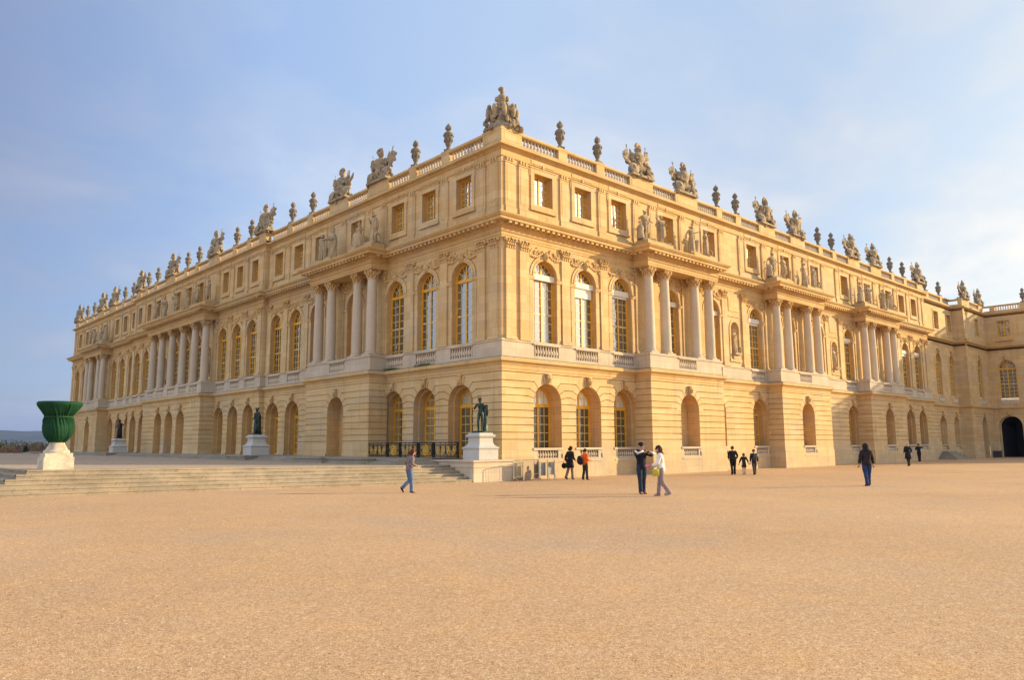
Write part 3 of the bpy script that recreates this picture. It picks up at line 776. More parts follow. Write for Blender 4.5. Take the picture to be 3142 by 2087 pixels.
# attic statues on the entablature of each columned bay: a continuous plinth (part of the palace) below
for F,cs,n in ((FR,AVR,0),(FL,AVL,0)):
    for c in cs:
        for d in (-2.48,2.48): ap=MB(); ap.box(c+d-1.32,c+d+1.32,n+.3,n+1.28,13.79,14.22,F); link('statue_plinth',ap.mesh('statue_plinth',TRIM),palace)
for d in (-5.5,0,5.5): ap=MB(); ap.box(CEN+d-1.9,CEN+d+1.9,MN+.3,MN+1.28,13.79,14.22,FL); link('statue_plinth',ap.mesh('statue_plinth',TRIM),palace)
def put_statue(me,F,s,n,z,sc,label,group,yaw=0):
    o=link('statue',me,None,F(s,n,z),(0 if F is FR else -PI/2)+PI+yaw,sc); return tag(o,label,'statue',group)
bn=['near','middle','far']
def side(F): return 'sunlit right front' if F is FR else 'shaded left front'
for ci,c in enumerate(AVR):
    for i,d in enumerate((-3.3,-1.65,1.65,3.3)):
        put_statue(STS[(ci*4+i*2+ci)%5],FR,c+d,.78,14.34,1.08,'attic statue, %s from left above the %s columns of the sunlit right front'%(ORD[i],bn[ci]),'statues above the columns',random.uniform(-.5,.5))
for ci,c in enumerate(AVL):
    for i,d in enumerate((-3.3,-1.65,1.65,3.3)):
        me=SEAT if i in (1,) else STS[(ci*3+i+1)%5]
        put_statue(me,FL,c+d,.78,14.34,1.1,'attic statue, %s from right above the %s four columns of the shaded front'%(ORD[i],['nearest','farthest'][ci]),'statues above the columns',random.uniform(-.5,.5))
for i,d in enumerate((-6.7,-4.25,-1.45,1.45,4.25,6.7)):
    put_statue(STS[(i*2)%5],FL,CEN+d,MN+.78,14.34,1.1,'attic statue, %s from right above the six central columns of the shaded front'%ORD[i],'statues above the columns',random.uniform(-.5,.5))
for i,(F,s,n) in enumerate(NICHES):
    put_statue(STS[(i+1)%5],F,s,n-.05,8.17,1.0,('pale statue standing in the wall niche beside the %s columns of the right front'%('near' if s<30 else 'far')) if F is FR else 'pale statue in the niche behind the %s end of the six central columns'%('right' if s<CEN else 'left'),'niche statues')

# urns
um=MB()
um.box(-.24,.24,-.24,.24,0,.1); um.lathe([(.2,.1),(.21,.14),(.12,.2),(.1,.26),(.13,.32),(.15,.36),(.2,.5),(.25,.78),(.285,.95),(.3,1.0),(.3,1.05),(.24,1.08),(.2,1.14),(.11,1.18),(.1,1.22),(.13,1.26)],seg=16)
for k in range(8):
    a=2*PI*k/8; um.ell((.235*math.cos(a),.235*math.sin(a),.66),(.06,.06,.12),None,6,4); um.ell((.29*math.cos(a+.3),.29*math.sin(a+.3),.93),(.06,.06,.05),None,6,4)
um.lathe([(.1,1.24),(.17,1.3),(.19,1.38),(.15,1.5),(.08,1.58),(.02,1.66)],seg=12,fn=lambda a,z:1+.16*math.sin(5*a+z*9))
for k in range(5):
    a=2*PI*k/5; um.ell((.12*math.cos(a),.12*math.sin(a),1.42),(.06,.06,.14),None,6,4)
URN=um.mesh('flame_urn',URNM,50)
def urn(F,s,n,label,z=18.70,grp='flame urns on the roof balustrade',sc=(.95,.95,1.06)):
    return tag(link('flame_urn',URN,None,F(s,n-.21,z),random.uniform(0,1),sc),label,'urn',grp)
ur=[4.78,8.08,21.2,23.8,37.15,39.8,52.95,56.2]
for i,s in enumerate(ur): urn(FR,s,0,'grey flame urn on the right front roof parapet, %s urn from the corner'%ORD[i])
ul=[4.84,8.1,21.0,24.2,30.65,33.55,42.05]; ul+=[LL-x for x in reversed(ul)]
for i,s in enumerate(ul): urn(FL,s,n_at(UL,s),'grey flame urn on the left front roof parapet, %s urn from the corner'%ORD[i])

# trophies of arms
def trophy_mesh(seed,big=0):
    r=random.Random(seed); m=MB()
    def lump(x,y,z,a,b): m.ell((x,y,z),(r.uniform(a,b),r.uniform(a,b)*.9,r.uniform(a,b*1.2)),Matrix.Rotation(r.random()*3,3,(r.random()-.5,r.random()-.5,r.random()+.1)),7,5)
    def leaf(b,ang,L,w,th=.05):
        e=Vector(b)+Vector((math.sin(ang),0,math.cos(ang)))*L*.5; m.ell(e,(w,th,L*.55),Matrix.Rotation(ang,3,'Y'),8,6)
    if big:
        for k in range(210):
            z=1.55*r.random()**1.3; w=1.12*(1-z/2.0)**.8; th=r.random()*2*PI; q=r.uniform(.55,1)
            x=w*q*math.cos(th); y=w*q*math.sin(th)*.8
            lump(x,y,z,.07,.2)
        m.lathe([(.75,0),(.6,.5),(.42,1.0),(.27,1.5),(.2,1.7)],(0,0,0),14,lambda a,z:1+.15*math.sin(5*a+z*6)+.1*math.sin(9*a-z*4))
        for a in range(9):
            t=2*PI*a/9; m.ell((.75*math.cos(t),.62*math.sin(t),.95+.25*r.random()),(.13,.13,.34),None,7,5); m.ell((.7*math.cos(t),.6*math.sin(t),1.28+.2*r.random()),(.1,.1,.13))
        m.lathe([(.16,1.6),(.25,1.78),(.24,1.95),(.19,2.05),(.09,2.12),(.09,2.2)],(0,0,0),12,lambda a,z:1+.06*math.sin(6*a))
        m.ell((0,0,2.28),(.125,.13,.15)); m.ell((-.03,-.01,2.41),(.17,.16,.1)); m.ell((-.12,0,2.38),(.08,.08,.08))
        for sx in (-1,1): m.ell((sx*.27,0,1.86),(.1,.12,.17))
    else:
        for k in range(75):
            z=1.05*r.random()**1.2; w=.86-.42*z; x=r.uniform(-1,1)*w; y=r.uniform(-.34,.34)*(1-.4*z)
            lump(x,y,z,.07,.17)
        m.box(-.8,.8,-.38,.38,-.02,.1)
        dx=r.uniform(-.12,.12)
        m.lathe([(.24,.35),(.30,.55),(.25,.75),(.31,.98),(.35,1.12),(.28,1.28),(.13,1.36),(.1,1.42)],(dx,-.04,0),16,lambda a,z:1+.07*math.sin(6*a+z*8))
        for k in range(9): m.ell((dx-.26+.065*k,-.27,.52),(.045,.06,.15),None,6,4)
        hz=1.54; m.ell((dx,-.05,hz),(.14,.17,.18)); m.ell((dx,-.2,hz-.03),(.05,.06,.06)); m.ell((dx,-.05,hz+.06),(.17,.2,.07))
        f=r.choice((-1,1))
        for k in range(9):
            a=rad(-40+195*k/8); m.ell((dx+f*.2*math.cos(a)*.9,-.05,hz+.08+.22*math.sin(a)),(.1,.07,.09),None,6,4)
        for sx in (-1,1):
            m.ell((dx+sx*.37,-.02,1.14),(.14,.14,.18)); m.ell((dx+sx*.45,-.08,.92),(.1,.1,.16))
            nf=r.choice((2,3,4))
            for k in range(nf):
                leaf((sx*(.3+.07*k),.12-.05*k,.6),sx*rad(9+15*k+r.uniform(-4,4)),r.uniform(.85,1.15)-.1*k,.13)
            for k in range(3): m.ell((sx*(.45+.12*k),.05,1.15-.16*k+.1*r.random()),(.12,.1,.12))
            if r.random()<.75:      # rippled banner with sharp edges on a pole
                a=sx*rad(r.uniform(10,24)); L=r.uniform(1.15,1.4); u=Vector((math.sin(a),0,math.cos(a))); w_=Vector((math.cos(a)*sx,0,-abs(math.sin(a)))); b0=Vector((sx*.28,.06,.35))
                m.tube(b0,b0+u*(L+.12),.022,.012,5); m.ell(b0+u*(L+.16),(.03,.03,.09),Matrix.Rotation(a,3,'Y'),5,4)
                st_=[]
                for q in range(9):
                    t=q/8; c=b0+u*(L*(.42+.58*t)); y=.06*math.sin(q*1.7+sx); wd=.42*(.55+.45*math.sin(PI*(1-t*.55)))*(1.05-t*.25)
                    st_.append([c+Vector((0,-.03+y*.3,0)),c+w_*wd*.5+Vector((0,-.05-y,0)),c+w_*wd+Vector((0,.02+y,-.1))])
                for A,B in zip(st_,st_[1:]):
                    for i in (0,1):
                        for o in (0,.035): d_=Vector((0,o,0)); m.quad(A[i]+d_,A[i+1]+d_,B[i+1]+d_,B[i]+d_)
            else:                   # wing of feathers
                for k in range(6):
                    a=sx*rad(16+13*k); L=.95-.1*k; b0=Vector((sx*.3,.02,.72)); m.tube(b0,b0+Vector((math.sin(a),-.03*k,math.cos(a)))*L,.075,.02,4)
            R=Matrix.Rotation(sx*r.uniform(.3,.6),3,'Y')@Matrix.Rotation(rad(70),3,'X')
            m.ell((sx*.6,-.27,.38),(.3,.34,.1),R,14,6); m.ell((sx*.6,-.35,.38),(.1,.1,.08),R,8,4)
    jitter(m,.05,3.5); jitter(m,.018,13)
    return m.mesh('trophy',TROM,70)
TRO=[trophy_mesh(i) for i in range(4)]; TROB=trophy_mesh(21,1)
def trophy(me,F,s,n,label,z=18.70,sc=(1.42,1.2,1.24),yaw=0):
    rz=0 if F in (FR,FC) else -PI/2
    return tag(link('trophy',me,None,F(s,n-.21,z),rz+yaw,sc),label,'trophy','carved trophies of arms on the roofline')
tag(link('trophy',TROB,None,(.72,.72,18.70),-PI/4,(1.08,1.0,1.06)),'large carved trophy of arms crowning the near corner of the palace roof','trophy','carved trophies of arms on the roofline')
tr_r=[12.1,17.1,28.0,33.0,43.8,48.8]
for i,s in enumerate(tr_r): trophy(TRO[i%4],FR,s,0,'carved trophy of arms above the %s end of the %s columns, sunlit right roofline'%(['left','right'][i%2],bn[i//2]))
trophy(TRO[2],FR,60.2,0,'carved stone trophy at the far right end of the main palace roof')
nm=['right of the nearest four columns','left of the nearest four columns','the near roof break','right of the six central columns','left of the six central columns','the far roof break','right of the farthest four columns','left of the farthest four columns','the far left end']
for i,s in enumerate([11.9,16.9,28.05,38,49,LL-28.05,LL-16.9,LL-11.9,LL-.9]):
    trophy(TRO[(i+1)%4],FL,s,n_at(UL,s),('carved stone trophy on the shaded left roofline, at %s'%nm[i]) if 'roof' in nm[i] or 'end' in nm[i] else 'carved trophy on the shaded left roofline, just %s'%nm[i])
for c_,w_,lb in ((9.75,.75,'tuft of green weeds growing on the ledge below the third left window'),(6.5,.7,'tuft of green weeds growing on the ledge below the second left window')):
    m=MB(); r=random.Random(int(c_*9))
    for i in range(420):
        p=Vector((-(.16+.2*r.random()),c_+r.gauss(0,w_*.5),6.25)); h=r.uniform(.06,.24); q=Vector((r.uniform(-.07,.07),r.uniform(-.07,.07),h)); w=Vector((0,.012,0)); m.quad(p-w,p+w,p+q)
    stuff(link('ledge_weeds',m.mesh('ledge_weeds',m_plain('weeds',(.10,.13,.03),.9,0,.3,8))),lb,'weeds')
# ------------------------------------------------------------------ connecting block and side wing (lower, plainer)
cb=empty('connecting_block',(61,.3,0),'plainer lower stone block joining the right front to the shadowed side wing','building')
wg=empty('side_wing',(78.7,-.9,0),'shadowed stone wing with a big dark carriage arch, at the right edge','building')
def child(name,me,par,keep=True):
    o=link(name,me,par)
    o.matrix_parent_inverse=Matrix.Translation(-Vector(par.location)); return o
def placec(name,me,F,s,par,n=0,z=0):
    o=link(name,me,par,F(s,n,z),0 if F in (FR,FC) else -PI/2); o.matrix_parent_inverse=Matrix.Translation(-Vector(par.location)); return o
CP=[(61,.3),(70.5,.3),(70.5,-.9),(78.7,-.9),(78.7,-26),(96,-26)]
clev=[(-.2,.12),(1.27,.12),(1.3,.08)]
for j in joints[:-1]: clev+= [(j-.024,.08),(j-.024,.01),(j+.024,.01),(j+.024,.08)]
clev+= [(5.3,.08)]
CS=[(61,70.5,0),(70.5,78.7,1.2)]; WS=[(.9,26,0)]
cg=[OP(64.8,1.0,1.02,4.65),OP(69.15,.9,1.02,4.65),OP(74.9,.95,.02,4.65)]
wgo=[OP(2.6,1.22,.02,4.9),OP(7.6,1.0,1.02,4.65)]
def addblock(F,segs,lev,go,fo,ao,par,lw=True):
    m=MB(); walls(m,F,segs,lev,go,0,0); dark=MB()
    for o in go:
        nb=n_at(segs,o['c'])+.08
        if o['zb']<.5:
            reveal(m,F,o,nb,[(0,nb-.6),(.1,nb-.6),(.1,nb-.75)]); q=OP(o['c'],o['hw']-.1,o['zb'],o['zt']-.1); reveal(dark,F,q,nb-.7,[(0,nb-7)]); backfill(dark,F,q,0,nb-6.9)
        else:
            reveal(m,F,o,nb,[(0,nb-.4),(.12,nb-.4),(.12,nb-1.0)]); backfill(m,F,o,.12,nb-.97)
            m.box(o['c']-o['hw'],o['c']+o['hw'],nb-.3,nb+.03,1.45,1.56,F); placec('balustrade',balus(1.5,.4,.2,.8),F,o['c'],par,nb-.12,1.04)
        placec('keystone_mask',KEY,F,o['c'],par,nb,o['zt'])
    child('ground_floor_wall',m.mesh('ground_floor_wall',RUST),par)
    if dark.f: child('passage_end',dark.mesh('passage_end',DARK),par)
    m=MB(); walls(m,F,segs,[(5.9,.06),(6.84,.06),(6.84,0),(13.3,0)],fo,0,0)
    pz=MB()
    for o in fo:
        nb=n_at(segs,o['c']); reveal(m,F,o,nb,[(0,nb-.26)])
        w=add_window(F,o['c'],nb-.2,'fan',o['hw'],6.95,o['zt'],True,8,GLASS,par); w.matrix_parent_inverse=Matrix.Translation(-Vector(par.location))
        archband(m,F,o,.2,nb,nb+.05); m.box(o['c']-o['hw']-.5,o['c']-o['hw']-.02,nb,nb+.06,10.25,10.5,F); m.box(o['c']+o['hw']+.02,o['c']+o['hw']+.5,nb,nb+.06,10.25,10.5,F)
        placec('keystone_mask',KEY,F,o['c'],par,nb+.02,o['zt'])
        m.box(o['c']-o['hw']-.05,o['c']+o['hw']+.05,nb+.03,nb+.15,6.74,6.86,F); placec('balustrade',balus(o['hw']*1.8,.5,.2),F,o['c'],par,nb+.1,6.22)
    child('first_floor_wall',m.mesh('first_floor_wall',WALL),par)
    m=MB(); walls(m,F,segs,[(13.3,0),(17.2,0)],ao,0,0)
    for o in ao:
        nb=n_at(segs,o['c']); reveal(m,F,o,nb,[(0,nb-.28)])
        w=add_window(F,o['c'],nb-.2,'sq',o['hw'],o['zb'],o['zt'],False,5,GLASS,par); w.matrix_parent_inverse=Matrix.Translation(-Vector(par.location))
        c,h=o['c'],o['hw']
        for x0,x1,z0,z1 in ((c-h-.2,c-h,o['zb']-.2,o['zt']+.2),(c+h,c+h+.2,o['zb']-.2,o['zt']+.2),(c-h,c+h,o['zt'],o['zt']+.2),(c-h,c+h,o['zb']-.2,o['zb'])): m.box(x0,x1,nb-.01,nb+.05,z0,z1,F)
        if F is FW: m.box(c-h-.25,c+h+.25,nb,nb+.3,13.85,14.0,F)
    child('attic_wall',m.mesh('attic_wall',WALL),par)
af=lambda c,hw:OP(c,hw,14.3,16.3,False)
addblock(FC,CS,clev,cg,[OP(64.9,.88,6.7,11.55),OP(69.2,.88,6.7,11.55),OP(75.0,.8,6.7,11.4)],[af(65.2,.72),af(69.4,.62),af(75.2,.6)],cb)
addblock(FW,WS,clev,wgo,[OP(2.75,.95,6.7,11.5),OP(7.6,.95,6.7,11.5)],[af(2.8,.66),af(7.6,.66)],wg)
qm=MB()
for k in range(9):
    z0=6.9+k*.74
    if z0>12.9: break
    qm.box(70.45,71.2 if k%2 else 70.95,1.2,1.25,z0,z0+.7,FC)
for k in range(5): qm.box(70.45,71.2 if k%2 else 70.95,1.2,1.25,13.75+k*.68,14.4+k*.68,FC)
child('quoins',qm.mesh('quoins',WALL),cb)
for par,em in ((cb,(0,1,2)),(wg,(3,4))):
    for nm_,profs in (('string_course',[[(.08,5.3),(.1,5.34),(.1,5.6),(.16,5.68),(.3,5.78),(.3,5.92),(.06,5.98)]]),
            ('cornice',[[(0,12.6),(.04,12.62),(.04,12.75),(0,12.77),(0,12.95),(.1,13.0),(.2,13.08),(.42,13.14),(.44,13.3),(.05,13.36),(.05,13.7),(0,13.72)]]),
            ('roof_cornice',[[(0,16.85),(.04,16.87),(.0,16.92),(0,17.05),(.1,17.1),(.3,17.2),(.33,17.22),(.33,17.36),(-.6,17.42)]]),
            ('parapet_base',[[(-.42,17.4),(-.42,17.62),(0,17.62),(0,17.4)]]),('parapet_cap',[[(-.46,18.1),(-.46,18.26),(.03,18.26),(.03,18.12),(-.46,18.10)]])):
        m=MB()
        for p_ in profs: sweep(m,CP,p_,em)
        child(nm_,m.mesh(nm_,TRIM),par)
m=MB(); m.quad((61,.3,17.42),(96,.3,17.42),(96,20,17.42),(61,20,17.42)); child('roof',m.mesh('roof',ROOF),cb)
m=MB(); m.quad((79,-25.7,17.42),(96,-25.7,17.42),(96,.3,17.42),(79,.3,17.42)); m.quad((96,-26,0),(96,.3,0),(96,.3,18.2),(96,-26,18.2)); m.quad((78.7,-26,0),(96,-26,0),(96,-26,17.4),(78.7,-26,17.4)); child('roof',m.mesh('roof',ROOF),wg)
so=[(61,62),(62.9,63.6),(67.2,67.9),(70.55,73.2),(76.6,78.25)]
for a,b in so:
    n=1.2 if a>70 else 0; m=MB(); m.box(a,b,n-.43,n+.015,17.42,18.12,FC); m.box(a-.02,b+.02,n-.47,n+.05,18.12,18.30,FC); child('parapet_pier',m.mesh('parapet_pier',WALL),cb)
for (a0,a),(b,b1) in zip(so,so[1:]):
    if b>70.4 and a<70: b=70.4
    placec('balustrade',balus(b-a-.05,.48,.26),FC,(a+b)/2,cb,(1.2 if a>70 else 0)-.2,17.62)
sw=[(1.5,2.0),(4.6,5.4),(9.5,10.3),(14.5,15.3),(25,26)]
for a,b in sw: m=MB(); m.box(a,b,-.43,.015,17.42,18.12,FW); child('parapet_pier',m.mesh('parapet_pier',WALL),wg)
for (a0,a),(b,b1) in zip(sw,sw[1:]): placec('balustrade',balus(b-a-.05,.48,.26),FW,(a+b)/2,wg,-.2,17.62)
urn(FC,63.25,0,'small grey stone flame urn on the lower connecting block roof, nearer of two',18.30)
urn(FC,67.55,0,'small grey stone flame urn on the lower connecting block roof, farther of two',18.30)
urn(FW,5.0,0,'lone grey stone flame urn on the side wing roof at the right edge',18.26)
trophy(TRO[0],FC,71.9,1.2,'carved stone trophy on the projecting pavilion beside the side wing, left one',18.30,(1.3,1.2,1.2))
trophy(TRO[3],FC,77.4,1.2,'carved stone trophy at the inner corner where the side wing begins',18.30,(1.2,1.1,1.1))
# door stairs and bin by the arch
m=MB()
for k in range(5): m.box(64.8-1.0-.32*(5-k),64.8+1.0+.32*(5-k),.0+.08,.45+.3*(5-k),.0,.17*(k+1),FC)
tag(link('door_steps',m.mesh('door_steps',GREYST)),'small grey stone stair pyramid against the wall of the connecting block','steps')
m=MB(); m.box(76.55,77.45,-1.75,-1.15,0.02,.7); m.box(76.5,77.5,-1.8,-1.1,.7,.78)
tag(link('planter_box',m.mesh('planter_box',m_plain('dark_box',(.05,.05,.045),.7))),'dark low box standing between the small door and the carriage arch','box')

# ------------------------------------------------------------------ ground, terrace, steps
def sm(a,b,x):
    t=max(0,min(1,(x-a)/(b-a))); return t*t*(3-2*t)
def zg(x,y): return .0115*max(0,min(24,-x-1))*sm(-27,-8,y)
def zt(x,y): return .79+.0115*max(0,min(24,-x-1))+.0025*max(0,min(60,y-5))
def grid(xs,ys,zf,skip=None):
    m=MB(); m.v=[(x,y,zf(x,y)) for y in ys for x in xs]; n=len(xs)
    m.f=[(j*n+i,j*n+i+1,(j+1)*n+i+1,(j+1)*n+i) for j in range(len(ys)-1) for i in range(n-1)]; m.m=[0]*len(m.f); return m
def lin(a,b,n): return [a+(b-a)*i/n for i in range(n+1)]
gx=[-500,-200,-90,-60]+lin(-45,20,65)+[30,50,80,120,260,500]; gy=[-500,-200,-100,-60]+lin(-45,10,55)+[20,40,70,100,140]
struct(link('ground',grid(gx,gy,zg).mesh('ground',GRAV,True)))
X0,Y0=-20.3,1.05
tx=lin(X0,-4.5,18); ty=[Y0,2.6]+lin(4,30,14)+lin(35,98,14)
m=grid(tx,ty,zt)
m2=grid([-4.5,-3.5,-2.5],[Y0,1.8,2.6,4],zt); m.add(m2.v,m2.f)
struct(link('terrace',m.mesh('terrace',TERR,True)))
NST=6; TR=.35
def lv(x,y,i): 
    a,b=zt(x,y),zg(x,y-2); return b+(a-b)*(NST-i)/NST
st=MB()
for i in range(NST):
    d=TR*i; xw=X0-d; yf=Y0-d
    pts=[(xw,y) for y in lin(96,yf,40)]+[(x,yf) for x in lin(xw,-2.52,40)[1:]]
    for (xa,ya),(xb,yb) in zip(pts,pts[1:]):
        ca=(max(xa,X0),max(ya,Y0)); cb_=(max(xb,X0),max(yb,Y0))
        z0a,z0b=lv(*ca,i)+ (0.002 if i==0 else 0),lv(*cb_,i)+(0.002 if i==0 else 0); z1a,z1b=lv(*ca,i+1)-.02,lv(*cb_,i+1)-.02
        # nosing + riser
        nx,ny=(-.03,0) if abs(xa-xb)<1e-6 else (0,-.03)
        ox=nx if abs(xa-xb)<1e-6 else 0; oy=ny
        st.quad((xa+nx,ya+ny,z0a),(xb+nx,yb+ny,z0b),(xb+nx,yb+ny,z0b-.05),(xa+nx,ya+ny,z0a-.05))
        st.quad((xa+nx,ya+ny,z0a-.05),(xb+nx,yb+ny,z0b-.05),(xb,yb,z0b-.05),(xa,ya,z0a-.05))
        st.quad((xa,ya,z0a-.05),(xb,yb,z0b-.05),(xb,yb,z1b),(xa,ya,z1a))
        # tread surface
        w=TR if i else .42
        if i==0 or True:
            ix,iy=(w,0) if abs(xa-xb)<1e-6 else (0,w)
            st.quad((xa+nx,ya+ny,z0a),(xb+nx,yb+ny,z0b),(xb+ix,yb+iy,z0b),(xa+ix,ya+iy,z0a))
struct(link('terrace_steps',st.mesh('terrace_steps',STEPM)))
# raised stone platform along the left front with two low steps
pf=MB()
def zp(y): return 1.09+.0016*max(0,min(60,y))
for i in range(3):
    d=.33*(2-i); z=lambda y,x=0:zt(-5,y)+(zp(y)-zt(-5,y))*(i+1)/3
    ys=[2.65-d]+lin(6,88,20)
    for a,b in zip(ys,ys[1:]):
        pf.quad((-4.5-d,a,z(a)),(-4.5-d,b,z(b)),(0.2,b,z(b)),(.2,a,z(a))); pf.quad((-4.5-d,a,z(a)),(-4.5-d,b,z(b)),(-4.5-d,b,z(b)-.2),(-4.5-d,a,z(a)-.2))
    a=ys[0]; pf.quad((-4.5-d,a,z(a)),(-2.45,a,z(a)),(-2.45,a,z(a)-.2),(-4.5-d,a,z(a)-.2))
struct(link('platform',pf.mesh('platform',GREYST)))
blk=MB()
def lowwall(y0,y1,lab):
    m=MB(); m.box(-5.35,-4.52,y0,y1,.6,zp(y0)-.02); m.box(-5.43,-4.5,y0-.06,y1+.06,zp(y0)-.02,zp(y0)+.07)
    tag(link('low_wall',m.mesh('low_wall',GREYST)),lab,'low wall','low flanking walls of the platform steps')
lowwall(4.6,7.9,'low grey stone flank wall beside the platform steps, nearest the gilded railing')
lowwall(8.6,11.9,'low grey stone flank wall in front of the columned bay, second from the railing')
lowwall(18.3,21.3,'low grey stone wall carrying the middle bronze statue pedestal')
lowwall(48.4,51.6,'low grey stone wall carrying the farthest bronze statue pedestal')
lowwall(75,80,'low grey stone flank wall at the far left end behind the covered urn')
pp=MB(); PPATH=[(-2.5,4.4),(-2.5,-.75),(.02,-.75),(.02,-.1)]
sweep(pp,PPATH,[(0,-.2),(0,.70),(.03,.71),(.03,.75),(0,.77),(0,.93),(.03,.95),(.07,.965),(.07,1.04),(-.3,1.05)])
pp.quad((-2.3,4.4,1.05),(-2.3,-.6,1.05),(-.1,-.6,1.05),(-.1,4.4,1.05))
tag(link('corner_parapet',pp.mesh('corner_parapet',CREAM if False else PALE)),'low stone corner block carrying the nearest bronze statue, beside the steps','parapet')

# statue pedestals and bronze statues
def sq(prof,m,c):
    m.lathe([(r*math.sqrt(2),z) for r,z in prof],c,4,None,PI/4)
pd=MB(); sq([(.62,0),(.62,.5)],pd,(0,0,0)); sq([(.59,.5),(.65,.53),(.66,.6),(.6,.63)],pd,(0,0,0))
sq([(.6,.63),(.52,.68),(.465,.76),(.435,.86),(.43,1.0),(.43,1.06)],pd,(0,0,0)); sq([(.43,1.06),(.5,1.1),(.53,1.15),(.53,1.2),(.44,1.25),(.42,1.31)],pd,(0,0,0))
PED=pd.mesh('pedestal',MARB)
def bronze(v,mat):
    m=MB()
    kw=[dict(lean=0,legs=((14,22),(2,0)),armR=(.16,.3,1.28),armL=(.05,.33,1.36),head=(.03,.04)),dict(lean=4,legs=((4,0),(-4,16)),armR=(.1,.28,1.0),armL=(-.2,.2,.85),head=(-.03,.05)),dict(lean=-2,legs=((6,0),(-10,8)),armR=(.2,.22,1.1),armL=(-.25,.1,1.3),head=(.02,.02))][v]
    J=skeleton(**kw); body_mesh(J,m,2,.93); h=J['hd1']
    for k in range(14): m.ell(h+Vector((random.uniform(-.08,.08),random.uniform(-.09,.03),random.uniform(-.02,.1))),random.uniform(.035,.055),None,6,4)
    if v==0:
        m.tube((-.1,.33,1.4),(-.02,.16,1.5),.02,.02,6)
        m.lathe([(.24,0),(.15,.1),(.13,.5),(.14,1.0),(.12,1.3),(.06,1.38)],(-.17,-.17,0),12,lambda a,z:1+.12*math.sin(4*a+z*7))
        drape(m,(-.25,-.16,0),[(.04,1.42),(.1,1.3),(.11,1.1),(.06,.8)],3,6,.15,18)
        m.ell((.1,-.02,0.02),(.45,.38,.07))
    else:
        drape(m,(.1,-.16,0),[(.08,1.4),(.2,1.25),(.22,.6),(.25,0)],4,7,.12,24); m.ell((0,0,.02),(.4,.36,.07))
    jitter(m,.008,6)
    return m.mesh('statue',mat,True)
for i,(x,y,z,mat,v,lab,pl) in enumerate([(-1.2,.27,1.052,BRZ,0,'green bronze youth leaning on a tree trunk, on the nearest white pedestal','white marble statue pedestal on the corner block, nearest of three'),
        (-3.95,19.8,1.20,BRZ,1,'dark bronze figure bowing its head on the middle white pedestal','white marble statue pedestal in front of the left arcade, middle of three'),
        (-3.95,50.0,1.24,BRZ2,2,'small black bronze figure on the far white pedestal near the covered urn','white marble statue pedestal far along the left arcade, nearest the covered urn')]):
    tag(link('statue_pedestal',PED,None,(x,y,z)),pl,'pedestal','white pedestals along the left front')
    tag(link('bronze_statue',bronze(v,mat),None,(x,y,z+1.33),rad(115),.98 if v==0 else 1.0),lab,'statue','bronze statues on pedestals')

# gilded railing in front of the three nearest arches
RX=-1.2
rl=empty('railing',(RX,6.3,1.1),'black wrought iron railing with gilded scrolls and medallions before the nearest left arches','railing')
fr=MB()
z0,z1=1.12,1.93
fr.box(RX-.035,RX+.035,2.0,10.6,z1-.05,z1); fr.box(RX-.02,RX+.02,2.0,10.6,z1-.15,z1-.12); fr.box(RX-.03,RX+.03,2.0,10.6,z0+.05,z0+.09)
def ring(m,y,z,ry,rz_,r,k=18,a0=0,a1=360): m.path([(RX,y+ry*math.cos(rad(a0+(a1-a0)*i/k)),z+rz_*math.sin(rad(a0+(a1-a0)*i/k))) for i in range(k+1)],r,5)
zc=(z0+.09+z1-.15)/2; hz=(z1-.15-z0-.09)/2
pans=[(10.6,8.5,0),(8.5,7.25,1),(7.25,5.5,0),(5.5,4.15,1),(4.15,2.0,0)]
posts=MB()
for a,b,k in pans:
    for y in (a-.06,b+.06): fr.box(RX-.03,RX+.03,y-.03,y+.03,z0,z1); fr.lathe([(.05,0),(.03,.1),(.045,.3),(.03,.5),(.05,.7)],(RX,y,z0+.05),8)
    c=(a+b)/2; w=(a-b)/2-.15; gi=MB()
    if k:
        ring(gi,c,zc,.26,hz*.98,.04); ring(gi,c,zc,.17,hz*.66,.032); ring(gi,c,zc,.07,.1,.05)
        for s in (-1,1):
            for q in (-1,1): ring(fr,c+s*.42,zc+q*hz*.5,.12,hz*.45,.016,12); ring(gi,c+s*.35,zc+q*.2,.07,.07,.016,10)
    else:
        n=4
        for i in range(n):
            y=c-w+2*w*(i+.5)/n; s=1 if i%2 else -1
            ring(fr,y,zc+.02,w/n*.95,hz*.95,.018,16); ring(gi,y+s*.06,zc+hz*.35,w/n*.5,hz*.42,.028,12,0,300); ring(gi,y-s*.06,zc-hz*.4,w/n*.5,hz*.4,.028,12,90,400)
            gi.ell((RX,y,zc),(.03,.06,.12),None,6,4); gi.tube((RX,y-w/n,zc),(RX,y+w/n,zc),.014)
        for i in range(n+1): fr.box(RX-.012,RX+.012,c-w+2*w*i/n-.012,c-w+2*w*i/n+.012,z0,z1)
    child('gilded_scrollwork',gi.mesh('gilded_scrollwork',GILT,True),rl)
child('iron_frame',fr.mesh('iron_frame',IRON),rl)

